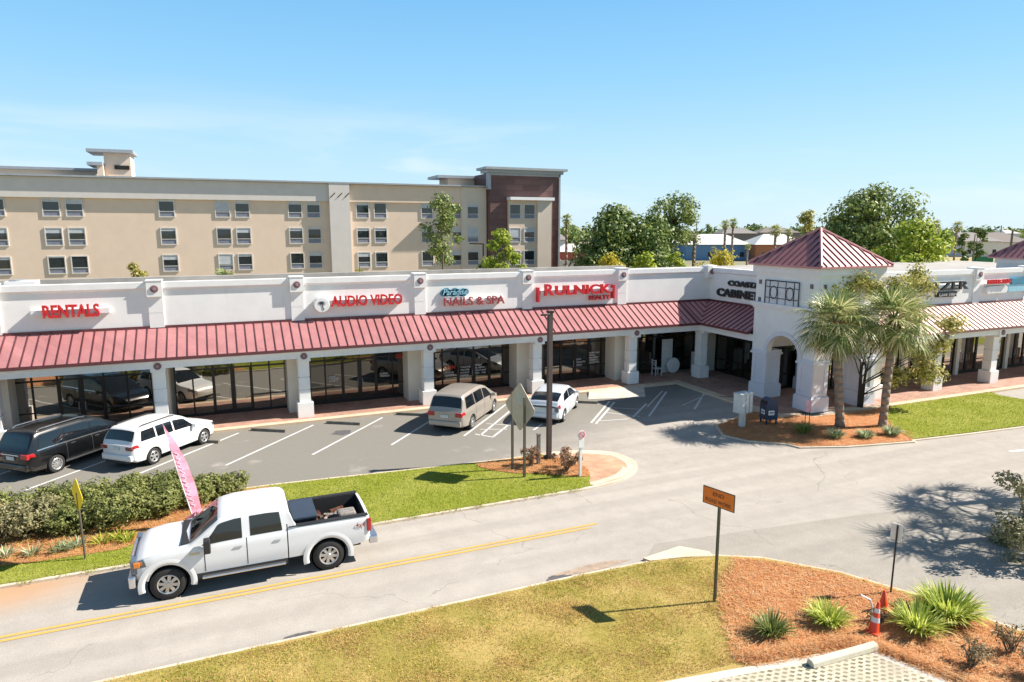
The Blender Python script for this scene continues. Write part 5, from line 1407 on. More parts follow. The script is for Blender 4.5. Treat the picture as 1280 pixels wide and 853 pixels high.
def diamond(parent, ctr, ax, hw, hh, mat, name, th=.012, off=0):
    dn = Vector((-ax.y, ax.x)); q = MB(); P = []
    k = .12
    for s in (-1, 1):
        for (a, b_) in [(-1+k*.5,k*.5),(-1+k*.5,-k*.5),(-k*.5,-1+k*.5),(k*.5,-1+k*.5),(1-k*.5,-k*.5),(1-k*.5,k*.5),(k*.5,1-k*.5),(-k*.5,1-k*.5)]:
            p2 = Vector((ctr[0],ctr[1])) + ax*a*hw + dn*(off+s*th/2); q.v.append((p2.x,p2.y,ctr[2]+b_*hh))
    n = 8; q.f.append(tuple(range(n))); q.f.append(tuple(range(2*n-1,n-1,-1)))
    for i in range(n): j = (i+1) % n; q.f.append((i,j,n+j,n+i))
    return q.build(name, mat, parent)
fdir = Vector((-u.y,u.x)); 
axd = Vector((math.cos(R(20)), math.sin(R(20)))) 
diamond(ds, (c_.x+.06, c_.y, c3.z), Vector((math.cos(R(106)), math.sin(R(106)))), .90, .96, M_alu, 'sign_plate')
cc = Vector((c_.x, c_.y)); 
q = MB(); ax = Vector((math.cos(R(106)), math.sin(R(106)))); pp_ = cc + Vector((.045,0))
q.face([(*(pp_-ax*.14),c3.z+.10),(*(pp_+ax*.14),c3.z+.10),(*(pp_+ax*.14),c3.z+.50),(*(pp_-ax*.14),c3.z+.50)]); q.build('sticker', M_sticker, ds)
# yellow diamond sign seen almost edge on
x, y = G(107,702)[:2]
ys = empty('warning_sign', (x,y,.085), 'yellow diamond sign turned almost edge on beside the hedge', 'sign')
q = MB(); q.cyl((x,y,.08),(x-.03,y,2.05),.03,.03,8); q.build('post', M_postbr, ys)
cz = onD(104.5,618,(x,y))[2]
vd = Vector((x,y)).normalized(); ax = Vector((vd.x*math.cos(R(14))-vd.y*math.sin(R(14)), vd.x*math.sin(R(14))+vd.y*math.cos(R(14))))
diamond(ys, (x-.02,y-.03,cz), ax, .50, .50, M_yel, 'sign_plate')
# white sign post with small red and white plates
x, y = G(725,598)[:2]
ws = empty('parking_sign', (x,y,.085), 'white post with small round red marked plate at the brick apron', 'sign')
q = MB(); q.box(x-.045,x+.045,y-.045,y+.045,.08,1.75); q.build('post', M_wpost, ws)
q = MB(); q.box(x-.11,x+.11,y-.075,y-.055,1.22,1.55); q.build('lower_plate', M_wpost, ws)
q = MB(); q.cyl((x,y-.055,1.72),(x,y-.08,1.72),.17,.17,18); q.build('round_plate', M_wpost, ws)
q = MB(); 
P = [(x+.12*math.cos(2*math.pi*i/16), y-.085, 1.72+.12*math.sin(2*math.pi*i/16)) for i in range(17)]; q.tube(P,.012,5); q.tube([(x-.085,y-.085,1.80),(x+.085,y-.085,1.64)],.012,5)
q.build('red_ring', M_red, ws)
# short grey post behind the island
x, y = G(673,583)[:2]
q = MB(); q.box(x-.06,x+.06,y-.06,y+.06,.08,1.3); q.box(x-.08,x+.08,y-.08,y+.08,1.3,1.34)
tag(q.build('bollard_post', M_('grey_post', (.17,.16,.15), .8), base=(x,y,.085)), 'short grey post just left of the brown lamp post', 'post')
# orange sign
x, y = G(893,755)[:2]
osn = empty('work_sign', (x,y,.07), 'orange rectangular sign with dark border on a thin post in the lawn', 'sign')
q = MB(); q.box(x-.028,x+.028,y-.028,y+.028,.06,2.65); q.build('post', M_postgr, osn)
ax = Vector((math.cos(R(-74)), math.sin(R(-74)))); cz = onD(896.5,623,(x,y))[2]
dn_ = Vector((-ax.y,ax.x)); cc = Vector((x,y)) - dn_*.05
def plate(parent, cc, ax, hw, z0, z1, mat, name, off=0.0, th=.012):
    dn = Vector((-ax.y,ax.x)); q = MB(); a = cc-ax*hw+dn*(off-th/2); b_ = cc+ax*hw+dn*(off-th/2); c = cc+ax*hw+dn*(off+th/2); d = cc-ax*hw+dn*(off+th/2)
    q.prism([tuple(a),tuple(b_),tuple(c),tuple(d)], z0, z1); return q.build(name, mat, parent)
plate(osn, cc, ax, .45, cz-.225, cz+.225, M_postbr, 'sign_plate', 0)
plate(osn, cc, ax, .425, cz-.20, cz+.20, M_org, 'sign_face', -.008, .006)
M_obrn = M_('sign_black', (.16,.05,.02), .6)
for txt, z_, hw_ in (('END', cz+.03, .16), ('ROAD WORK', cz-.15, .36)):
    p = cc - ax*hw_ - dn_*.014
    text_obj(txt, (p.x, p.y, z_), hw_*2, .10, M_obrn, osn, 'sign_text', .003, .015, rz=R(-74))
# white sign on a black post, right
x, y = G(1113,745)[:2]
s2 = empty('street_sign', (x,y,.085), 'small white sign seen from behind on a thin black post in the straw bed', 'sign')
q = MB(); q.cyl((x,y,.08),(x+.02,y,1.92),.022,.022,8); q.build('post', M_black, s2)
plate(s2, Vector((x+.05,y+.04)), Vector((math.cos(R(-62)),math.sin(R(-62)))), .13, 1.50, 1.93, M_wpost, 'sign_plate')
# small pink sign in front of the tower
x, y = G(1012,545)[:2]
y = 23.6; x = 24.9
pz = onD(1010.5,508,(x,y))
e = empty('yard_sign', (pz[0],pz[1],.07), 'small pink notice on two thin legs in front of the tower pier', 'sign')
x, y = pz[0], pz[1]
q = MB(); q.box(x-.17,x+.17,y-.02,y,pz[2]-.26,pz[2]+.26); q.build('sign_plate', M_('pink_notice', (.75,.45,.50), .6), e)
q = MB(); q.box(x-.15,x-.12,y,y+.02,.07,pz[2]); q.box(x+.12,x+.15,y,y+.02,.07,pz[2]); q.build('leg', M_bronze, e)
# mailboxes
x, y = G(927,535)[:2]
mb_ = empty('mailbox', (x,y,.07), 'pale grey cluster mailbox on a short pedestal beside the blue mailbox', 'mailbox', 'mailboxes by the tower')
def rot_pts(): pass
M_mail = M_('mailbox_grey', (.55,.58,.58), .5); M_mailb = M_('mailbox_blue', (.028,.05,.095), .4)
q = MB(); q.obox((x,y,.42),(.22,.22,.72),R(10)); q.build('pedestal', M_mail, mb_)
q = MB(); q.obox((x,y,1.22),(.78,.50,.90),R(10)); q.obox((x,y,1.69),(.82,.54,.05),R(10)); q.build('box', M_mail, mb_, bevel=.02)
q = MB(); Mz = Matrix.Rotation(R(10),3,'Z')
for i in range(3):
    for j in range(4):
        c = Vector((x,y,0))+Mz@Vector((-.25+.25*i,-.255,.93+.19*j)); q.obox(c,(.22,.012,.165),R(10))
q.build('mail_door', M_('mailbox_door', (.62,.64,.64), .45), mb_)
q = MB(); 
for i in (-1,1): q.obox(Vector((x,y,0))+Mz@Vector((i*.13,-.262,1.2)),(.012,.01,.85),R(10))
q.build('door_gap', M_bronze, mb_)
x, y = G(960,531)[:2]
mb2 = empty('mailbox', (x,y,.07), 'dark blue rounded post collection box with white emblem panels', 'mailbox', 'mailboxes by the tower')
Mz = Matrix.Rotation(R(-12),3,'Z'); hw = .30
prof = [(-.30,.32),(.30,.32),(.30,1.0)]+[(.30*math.cos(R(a)),1.0+.32*math.sin(R(a))) for a in range(15,180,15)]+[(-.30,1.0)]
q = MB()
for s in (-hw,hw):
    for p in prof: c = Mz@Vector((p[0],s,p[1])); q.v.append((x+c.x,y+c.y,c.z))
n = len(prof); q.f.append(tuple(range(n))); q.f.append(tuple(range(2*n-1,n-1,-1)))
for i in range(n): j=(i+1)%n; q.f.append((i,j,n+j,n+i))
q.build('box', M_mailb, mb2)
for sx_ in (-1,1):
    for sy_ in (-1,1): c = Vector((x,y,.19))+Mz@Vector((sx_*.25,sy_*.25,0)); q = MB(); q.obox(c,(.06,.06,.28),R(-12)); q.build('leg', M_mailb, mb2)
q = MB(); c = Vector((x,y,.66))+Mz@Vector((-.05,-.305,0)); q.obox(c,(.30,.012,.22),R(-12)); c = Vector((x,y,.66))+Mz@Vector((-.305,0,0)); q.obox(c,(.012,.30,.22),R(-12)); q.build('emblem_panel', M_wpost, mb2)
q = MB(); c = Vector((x,y,.66))+Mz@Vector((-.05,-.313,0)); q.obox(c+Vector((0,0,.01)),(.2,.008,.06),R(-12)); c = Vector((x,y,.66))+Mz@Vector((-.313,0,0)); q.obox(c,(.008,.2,.06),R(-12)); q.build('emblem', M_mailb, mb2)
q = MB(); c = Vector((x,y,1.13))+Mz@Vector((-.22,-.0,0)); q.obox(c,(.16,.42,.16),R(-12)); q.build('pull_door', M_bronze, mb2)
# pink feather flag leaning beside the hedge
fb = Vector((*G(246,664)[:2], .09)); top = Vector(D(203,530,fb.x*SY+fb.y*CY))
fl_ = empty('feather_flag', tuple(fb), 'pink feather flag leaning left above the hedge behind the truck windscreen', 'flag')
q = MB(); q.tube([fb, fb.lerp(top,.5)+Vector((-.02,0,.02)), top],[.018,.014,.008],6); q.build('pole', M_wpost, fl_)
q = MB(); n = 14; sd = Vector((CY,-SY,0)).normalized(); L_ = (top-fb).length
prev = None
for i in range(n+1):
    f = i/n; p = fb.lerp(top, .10+.90*f)
    w_ = .34*math.sin(math.pi*min(1,.25+.75*f))**.8 * (1 if f < .8 else max(.02,(1-f)/.2)**.7) + .02
    wob = .04*math.sin(i*1.7)
    a = p + Vector((0,wob*.3,0)); b_ = p + Vector((CY,SY,0))*w_ + Vector((0,wob,0))
    if prev: q.face([prev[0], prev[1], b_, a])
    prev = (a, b_)
fo = q.build('banner', M_pink, fl_); sol = fo.modifiers.new('solid','SOLIDIFY'); sol.thickness = .006
q = MB(); P = []
for i in range(40):
    f = .20+.0135*i; P.append(fb.lerp(top, f) + Vector((CY,SY,0))*(.12+.06*math.sin(i*1.9)) + Vector((0,-.03,0)))
q.tube(P, .009, 4)
q.build('banner_print', M_('flag_print', (.85,.66,.72), .8), fl_)
q = MB()
for i in range(5):
    a = i*1.3; q.face([fb+Vector((0,0,.25)), fb+Vector((math.cos(a)*.3,math.sin(a)*.25,.15+.1*math.sin(i*2))), fb+Vector((math.cos(a+.5)*.3,math.sin(a+.5)*.25,.38)), fb+Vector((.02,0,.55))])
q.build('loose_cloth', M_pink, fl_, fixn=False)
# wheel stops
M_stop = M_('weathered_wheel_stop', (.17,.15,.12), .9, var=.3, scale=4); M_stopc = mat_concrete('pale_wheel_stop', (.55,.50,.38), (.68,.63,.50))
wl_ = [(336,539.5,'wheel stop left of the first column pair, nearest the white SUV'),(429.5,530.5,'wheel stop in the empty bay by the second column'),(516,519.5,'wheel stop just left of the gold minivan'),(727,504,'wheel stop to the right of the small white hatchback'),(908,499,'wheel stop in the tower shade near the mailboxes'),(252,553,'wheel stop in front of the white SUV'),(140,562,'wheel stop in front of the black van')]
for i, (px,py,lb) in enumerate(wl_):
    c = G(px,py); rz = math.atan2(-.75,1.2) if i < 4 or i > 4 else R(-40)
    q = MB(); Mz = Matrix.Rotation(rz,3,'Z'); L_ = 1.7 if i != 4 else .8
    n0 = len(q.v)
    for sx_ in (-L_/2, L_/2):
        for (yy_,zz_) in ((-.09,.005),(.09,.005),(.06,.13),(-.06,.13)): w_ = Mz@Vector((sx_,yy_,zz_)); q.v.append((c[0]+w_.x,c[1]+w_.y,w_.z))
    q.f += [(n0,n0+1,n0+2,n0+3),(n0+7,n0+6,n0+5,n0+4)]+[(n0+i_,n0+(i_+1)%4,n0+4+(i_+1)%4,n0+4+i_) for i_ in range(4)]
    tag(q.build('wheel_stop', M_stop, base=(c[0],c[1],.005)), lb, 'wheel stop', 'wheel stops in the parking bays')
a = Vector((*G(1012,838)[:2],.1)); b_ = Vector((*G(1093,815)[:2],.1))
q = MB(); d = (b_-a).normalized(); n_ = Vector((-d.y,d.x,0)); n0 = 0
for p in (a,b_):
    for (yy_,zz_) in ((-.11,.0),(.11,.0),(.09,.10),(.04,.14),(-.04,.14),(-.09,.10)): w_ = p+n_*yy_; q.v.append((w_.x,w_.y,.1+zz_))
q.f += [tuple(range(6)),tuple(range(11,5,-1))]+[(i_,(i_+1)%6,6+(i_+1)%6,6+i_) for i_ in range(6)]
tag(q.build('wheel_stop', M_stopc, base=tuple(a), bevel=.01), 'cream concrete wheel stop lying on the grid pavers at the bottom', 'wheel stop')
# traffic cones
M_cone = M_('cone_orange', (.85,.075,.02), .45); M_refl = M_('cone_reflective', (.70,.68,.66), .4)
def cone(c, h, lean, label, collars):
    e = empty('traffic_cone', (c[0],c[1],.09), label, 'traffic cone', 'orange traffic cones in the straw bed')
    q = MB(); q.box(-.15,.15,-.15,.15,0,.03); q.build('cone_base', M_cone, e, local=True, bevel=.01)
    q = MB(); q.lathe([(.125,.03),(.115,.06),(.03,h-.01),(.022,h),(0,h)], (0,0,0), 20); q.build('cone_body', M_cone, e, local=True, smooth=True)
    for (a_,b2) in collars:
        r_ = lambda z: .118-(.088)*(z-.06)/(h-.07)+.003
        q = MB(); q.lathe([(r_(a_*h),a_*h),(r_(b2*h),b2*h)], (0,0,0), 20); q.build('reflective_collar', M_refl, e, local=True, smooth=True)
    e.rotation_euler = (lean[0], lean[1], .4)
cone(G(1091,795), .74, (.05,.12), 'front orange traffic cone with two white collars', [(.36,.52),(.66,.80)])
cone(G(1103,767), .52, (0,0), 'rear plain orange traffic cone', [])
# bent white pipe by the cones
p0 = Vector((*G(1088,780)[:2],.09)); dd_ = p0.x*SY+p0.y*CY
q = MB(); q.tube([p0, Vector(D(1090,758,dd_)), Vector(D(1088,750,dd_)), Vector(D(1076,744,dd_))], .022, 8)
tag(q.build('bent_pipe', M_wpost, base=tuple(p0)), 'bent white plastic pipe sticking up behind the front cone', 'pipe')
# access bollard pictogram sign on the tower pier side is too small to read; left as the notice above

# ================================================================ vehicles
def interp(P, x):
    if x <= P[0][0]: return P[0][1]
    for (a, b_), (c, d) in zip(P[:-1], P[1:]):
        if x <= c:
            t = (x-a)/(c-a)
            return b_+(d-b_)*t
    return P[-1][1]
def sinterp(P, x):     # smoothed
    s = 0; w = 0
    for o, k in ((-.06,1),(-.03,2),(0,3),(.03,2),(.06,1)): s += interp(P, x+o)*k; w += k
    return s/w
class Car:
    def __init__(s, bot, belt, roof, wid, tum=.30, crown=.035, hoodcrown=.03):
        s.bot, s.belt, s.roof, s.wid, s.tum, s.crown, s.hc = bot, belt, roof, wid, tum, crown, hoodcrown
    def P(s, x, v):
        zb, zl, w = sinterp(s.bot,x), sinterp(s.belt,x), sinterp(s.wid,x)
        zr = max(interp(s.roof,x), zl+.004); zr = max(zl+.004, sinterp(s.roof, x) if s.smooth_roof(x) else zr)
        h = zr-zl; f = min(1, h/.30)
        wb = w*.955; wr = wb - h*s.tum
        c = s.hc*(1-f)+s.crown*f
        mid = zb+(zl-zb)*.50
        K = [(0,zb),(w*.86,zb),(w*.965,zb+.06),(w,mid-.10),(w*.998,mid+.10),(w*.985,zl-.09),(wb,zl),
             (wb-h*s.tum*.5-.0, zl+h*.5),(wr+.012*f,zl+h*.88),(wr-.06-.05*(1-f),zr+.012*(1-f)),(wr*.55,zr+c*.72),(0,zr+c)]
        # v in knots
        i = int(min(len(K)-2, max(0, v))); t = v-i
        a, b_ = K[i], K[i+1]
        return Vector((x, a[0]+(b_[0]-a[0])*t, a[1]+(b_[1]-a[1])*t))
    def smooth_roof(s, x): return True
    KN = 11
    def stations(s, x0, x1, step=.06):
        n = int((x1-x0)/step); return [x0+(x1-x0)*i/n for i in range(n+1)]
    def body(s, x0, x1):
        vs = [0,1,2,2.5,3,3.5,4,4.5,5,5.5,6,6.5,7,7.5,8,8.5,9,9.5,10,10.5,11]
        X = [x0, x0+.012, x0+.035]+s.stations(x0+.07, x1-.07)+[x1-.035, x1-.012, x1]
        q = MB(); k = len(vs)*2-2
        for x in X:
            ring = [s.P(x, v) for v in vs]; full = ring + [Vector((p.x,-p.y,p.z)) for p in ring[-2:0:-1]]
            e = min(x-x0, x1-x); sh = 1 if e > .07 else 1-.035*(1-e/.07)**2
            cz = .6
            q.v += [(p.x, p.y*sh, cz+(p.z-cz)*sh) for p in full]
        for i in range(len(X)-1):
            for j in range(k): q.f.append((i*k+j, i*k+(j+1)%k, (i+1)*k+(j+1)%k, (i+1)*k+j))
        q.f.append(tuple(range(k))); q.f.append(tuple(range((len(X)-1)*k+k-1,(len(X)-1)*k-1,-1)))
        return q
    def patch(s, q, xa, xb, va, vb, side=1, off=.006, nx=10, nv=6, poly=None, xshift=0):
        """patch between corner params; xa/xb may be (bottom, top) tuples"""
        xa = xa if isinstance(xa, tuple) else (xa, xa); xb = xb if isinstance(xb, tuple) else (xb, xb)
        n0 = len(q.v)
        for i in range(nx+1):
            for j in range(nv+1):
                g_ = j/nv; a = xa[0]+(xa[1]-xa[0])*g_; b_ = xb[0]+(xb[1]-xb[0])*g_
                x = a+(b_-a)*i/nx; v = va+(vb-va)*g_
                p = s.P(x,v); e = .004
                d1 = s.P(x+e,v)-s.P(x-e,v); d2 = s.P(x,min(s.KN,v+.02))-s.P(x,v-.02)
                n_ = d1.cross(d2)
                n_ = n_.normalized() if n_.length > 1e-12 else Vector((0,1,0))
                if n_.y < 0 and v < 8.5: n_ = -n_
                if v >= 8.5 and n_.z < 0 : n_ = -n_
                p = p + n_*off; q.v.append((p.x, p.y*side, p.z))
        for i in range(nx):
            for j in range(nv):
                a = n0+i*(nv+1)+j; q.f.append((a,a+1,a+nv+2,a+nv+1))
        return q
def cut(o, cutters):
    """boolean difference applied without operators"""
    for c in cutters:
        m_ = o.modifiers.new('cut','BOOLEAN'); m_.operation = 'DIFFERENCE'; m_.object = c; m_.solver = 'EXACT'
    dg = bpy.context.evaluated_depsgraph_get(); dg.update()
    me = bpy.data.meshes.new_from_object(o.evaluated_get(dg))
    o.modifiers.clear(); old = o.data; o.data = me; bpy.data.meshes.remove(old)
    for c in cutters: bpy.data.objects.remove(c)
def autosmooth(o, deg=35):
    bm = bmesh.new(); bm.from_mesh(o.data); bmesh.ops.remove_doubles(bm, verts=bm.verts, dist=.0005)
    for f in bm.faces: f.smooth = True
    for e in bm.edges:
        if len(e.link_faces) == 2: e.smooth = e.calc_face_angle(3.2) < R(deg)
    bm.to_mesh(o.data); bm.free()
M_tyre = M_('tyre_rubber', (.02,.02,.02), .85, var=.2); M_well = M_('wheel_well', (.008,.008,.008), .9)
M_rim = M_('alloy_rim', (.48,.48,.47), .32, .6, var=.05); M_chrome = M_('chrome', (.62,.62,.63), .16, .9, var=.03)
M_cglass = glass_dark('car_window_glass', (.007,.010,.014), .03)
M_lampr = M_('tail_lamp_red', (.42,.012,.015), .2, coat=.6); M_lampw = M_('headlamp_clear', (.13,.15,.18), .12, .3, coat=.6); M_amber = M_('amber_lamp', (.65,.20,.03), .25, coat=.5)
M_plast = M_('black_plastic', (.022,.022,.023), .6)
M_plate = M_('licence_plate', (.60,.64,.60), .5)
def paint(name, col, metal=.0, rough=.32):
    if name in _mc: return _mc[name]
    m, t, b = nt(name); v = pos(t, False)
    n = noise_n(t, v, 2.2, 4, .6); o = sep(t, v)
    low = smooth(t, mth(t, 'ADD', o[2], mth(t, 'MULTIPLY', n, .25)), .65, .28)
    c = mixc(t, mth(t, 'MULTIPLY', low, .22), col, (.30,.26,.21))
    t.links.new(c, b.inputs['Base Color']); b.inputs['Metallic'].default_value = metal; b.inputs['Roughness'].default_value = rough
    b.inputs['Coat Weight'].default_value = .5; b.inputs['Coat Roughness'].default_value = .05
    _mc[name] = m; return m
def wheel(parent, x, y, r, side, w=.22, spokes=7, rimr=.66, style='spoke'):
    q = MB(); ro = r; ri = r*rimr
    prof = [(ri,-w*.5),(ri+.02,-w*.5-.005),(ro-.03,-w*.5),(ro-.008,-w*.42),(ro,-w*.3),(ro,w*.3),(ro-.008,w*.42),(ro-.03,w*.5),(ri+.02,w*.5+.005),(ri,w*.5)]
    q.lathe(prof, (x,y,r), 36, 'y')
    wo = q.build('wheel', M_tyre, parent, local=True, smooth=True)
    s = side; yf = y + s*w*.5
    q = MB()
    q.lathe([(ri,s*.004),(ri-.012,s*.012),(ri-.035,s*.0),(ri-.045,-s*.05),(ri-.05,-s*.12)], (x,yf,r), 36, 'y')
    q.lathe([(.0,s*.008),(.045,s*.006),(.06,-s*.012),(.065,-s*.05)], (x,yf,r), 16, 'y')
    for k in range(spokes):
        a = 2*math.pi*k/spokes + .2
        ca, sa = math.cos(a), math.sin(a); hw_ = .030 if style == 'spoke' else .042
        A = []
        for (rr, ww_, dy_) in ((.045,hw_*.8,-.006),(ri-.02,hw_*1.05,-.010)):
            for t_ in (-1,1): A.append((x+ca*rr-sa*ww_*t_, yf+s*dy_, r+sa*rr+ca*ww_*t_))
        Bk = [(p[0], p[1]-s*.04, p[2]) for p in A]
        n0 = len(q.v); q.v += A+Bk
        q.f += [(n0,n0+1,n0+3,n0+2),(n0,n0+2,n0+6,n0+4),(n0+1,n0+5,n0+7,n0+3),(n0+2,n0+3,n0+7,n0+6)]
    q.build('rim', M_rim, wo, local=True)
    q = MB(); q.lathe([(0,-s*.075),(ri-.03,-s*.075)], (x,yf,r), 24, 'y'); q.build('brake_disc', M_well, wo, local=True)
def make_vehicle(name, label, cat, group, loc, rz, spec):
    e = empty(name, (loc[0],loc[1],0), label, cat, group, rz)
    car = Car(spec['bot'], spec['belt'], spec['roof'], spec['wid'], spec.get('tum',.3), spec.get('crown',.035), spec.get('hc',.03))
    x0, x1 = spec['x0'], spec['x1']; pm = spec['paint']
    bo = car.body(x0, x1).build('body', pm, e, local=True)
    cutters = []; r = spec['r']; 
    for xw in spec['axles']:
        for s in (-1,1):
            W2 = interp(spec['wid'], xw)
            q = MB(); q.cyl((xw, s*(W2-.34), r+.01),(xw, s*(W2+.2), r+.01), r+spec.get('gap',.055), None, 36)
            cutters.append(q.build('cutter', M_well, e, local=True))
    for c in spec.get('cutboxes', []):
        q = MB(); q.box(*c); cutters.append(q.build('cutter', M_well, e, local=True))
    cut(bo, cutters); autosmooth(bo)
    # wheel housings and underbody
    for xw in spec['axles']:
        for s in (-1,1):
            q = MB(); W2 = interp(spec['wid'], xw); q.lathe([(0,-s*.01),(r+.05,-s*.008),(r+.05,0),(r+.052,s*.26)], (xw, s*(W2-.32), r+.01), 30, 'y')
            q.build('wheel_housing', M_well, e, local=True, fixn=False)
    q = MB(); q.box(x0+.25,x1-.25,-.7,.7,sinterp(spec['bot'],0)-.05,sinterp(spec['bot'],0)+.10); q.build('underbody', M_well, e, local=True)
    for xw in spec['axles']:
        for s in (-1,1):
            W2 = interp(spec['wid'], xw); wheel(e, xw, s*(W2-spec.get('ww',.21)*.5-.015), r, s, spec.get('ww',.21), spec.get('spokes',7), spec.get('rimr',.66), spec.get('wstyle','spoke'))
    # glass
    for (xa,xb,va,vb) in spec['side_windows']:
        for s in (-1,1): q = MB(); car.patch(q, xa, xb, va, vb, s, .006, 14, 4); q.build('side_window', M_cglass, e, local=True, smooth=True)
    for nm, (xa,xb,va) in spec['ends'].items():
        q = MB()
        for s in (-1,1): car.patch(q, xa, xb, va, 11, s, .008, 14, 10)
        q.build(nm, M_cglass, e, local=True, smooth=True)
    # pillar trims (dark strips) and door gaps
    for xd in spec.get('gaps', []):
        for s in (-1,1): q = MB(); car.patch(q, (xd-.011,xd-.011), (xd+.011,xd+.011), 1.9, 6.05, s, .0025, 1, 14); q.build('door_seam', M_plast, e, local=True)
    for xh in spec.get('handles', []):
        for s in (-1,1): q = MB(); p = car.P(xh, 5.2); q.box(p.x-.09,p.x+.09,s*(p.y+.005)-.012,s*(p.y+.005)+.022*s+.012,p.z-.015,p.z+.015); q.build('door_handle', spec.get('handlemat', pm), e, local=True, bevel=.006)
    # mirrors
    xm, zm = spec['mirror']; wm = car.P(xm, 6.0).y
    for s in (-1,1):
        q = MB(); sz = spec.get('msize', (.14,.20,.15))
        q.obox((xm, s*(wm+.05+sz[1]*.5), zm), sz); q.obox((xm+.02, s*(wm+.02), zm-.04), (.06,.12,.05))
        q.build('wing_mirror', spec.get('mmat', pm), e, local=True, bevel=.03)
    for (nm, bx, mt, bv) in spec.get('boxes', []):
        q = MB(); q.box(*bx); q.build(nm, mt, e, local=True, bevel=bv)
    for (nm, xa, xb, va, vb, mt, off) in spec.get('patches', []):
        for s in (-1,1): q = MB(); car.patch(q, xa, xb, va, vb, s, off, 8, 5); q.build(nm, mt, e, local=True, smooth=True)
    for (nm, P_, r_, mt) in spec.get('rails', []):
        for s in (-1,1): q = MB(); q.tube([(p[0],p[1]*s,p[2]) for p in P_], r_, 7); q.build(nm, mt, e, local=True)
    return e, car
H0 = R(48.8)
PG = 'vehicles parked in the angled bays'
def stall(rear_wheel, rear_ax, track=.80):
    """centre of the car from the near rear wheel contact point"""
    d = Vector((math.cos(H0), math.sin(H0))); l = Vector((-d.y, d.x))
    p = Vector(rear_wheel) + l*track - d*rear_ax
    return (p.x, p.y)
# --- gold minivan
def minivan(pm, lampdark=False):
    z = .0
    return dict(paint=pm, x0=-2.56, x1=2.56, r=.335, axles=(-1.52,1.50), spokes=7, ww=.22, tum=.27,
      bot=[(-2.56,.42),(-2.35,.28),(-1.9,.24),(1.9,.22),(2.3,.26),(2.56,.36)],
      belt=[(-2.56,.98),(-2.45,1.04),(-1.5,1.06),(.3,1.05),(1.35,1.02),(1.75,.98),(2.3,.86),(2.50,.74),(2.56,.62)],
      roof=[(-2.56,.98),(-2.47,1.10),(-2.20,1.66),(-2.0,1.73),(-1.2,1.765),(-.2,1.76),(.35,1.70),(.75,1.56),(1.55,1.08),(1.75,.98),(2.56,.6)],
      wid=[(-2.56,.78),(-2.48,.87),(-2.2,.95),(-1.2,.985),(1.2,.985),(1.9,.95),(2.3,.85),(2.50,.68),(2.56,.56)],
      side_windows=[((-2.12,-1.98),(-1.10,-1.10),6.18,7.8),((-1.02,-1.02),(.02,.02),6.16,7.8),((.10,.10),(1.18,.62),6.16,7.75)],
      ends={'windscreen':(.66,1.48,8.9),'rear_window':(-2.43,-2.21,8.75)},
      gaps=(1.15,.06,-1.06), handles=(.28,-.78), mirror=(1.02,1.10),
      boxes=[('bumper',(-2.63,-2.45,-.80,.80,.34,.60),pm,.05),('licence_plate',(-2.60,-2.565,-.19,.19,.74,.88),M_plate,0),('lower_grille',(2.50,2.58,-.5,.5,.30,.45),M_plast,.02),('tail_lamp',(-2.60,-2.46,.52,.86,.80,1.0),M_lampr,.03),('tail_lamp',(-2.60,-2.46,-.86,-.52,.80,1.0),M_lampr,.03)],
      patches=[('head_lamp',(2.2,2.12),(2.47,2.42),4.2,5.6,M_lampw,.006),('tail_lamp_side',(-2.5,-2.49),(-2.27,-2.34),4.55,5.7,M_lampr,.007),('rear_panel_shadow',-2.0,-2.0,6,6.1,M_plast,.001)][:2])
Pgold = paint('gold_paint', (.40,.36,.31), .35); Pblk = paint('black_paint_car', (.004,.0045,.005), .0, .25); Pwht = paint('white_paint_car', (.74,.74,.73)); Psil = paint('pearl_white_paint', (.62,.66,.70), .15)
sp = minivan(Pgold)
c0 = stall(G(587,536)[:2], -1.52); make_vehicle('minivan', 'gold minivan with red tail lamps parked below the nail salon', 'minivan', PG, c0, H0, sp)
sp = minivan(Pblk); sp['r'] = .345; sp['spokes'] = 10; sp['handlemat'] = M_chrome
sp['rails'] = [('roof_rail', [(-1.95,.62,1.745),(-1.8,.63,1.80),(-.2,.63,1.82),(.05,.62,1.765)], .022, M_chrome)]
sp['boxes'] += [('chrome_strip',(-2.62,-2.57,-.45,.45,.92,.96),M_chrome,.01)]
sp['patches'] += [('chrome_sill',-1.15,1.1,2.05,2.35,M_chrome,.008),('window_trim',(-2.2,-2.2),(1.25,1.25),6.02,6.14,M_chrome,.008)]
c0 = stall(G(69,590)[:2], -1.52); make_vehicle('minivan', 'black minivan with chrome roof rails at the left edge', 'minivan', PG, c0, H0, sp)
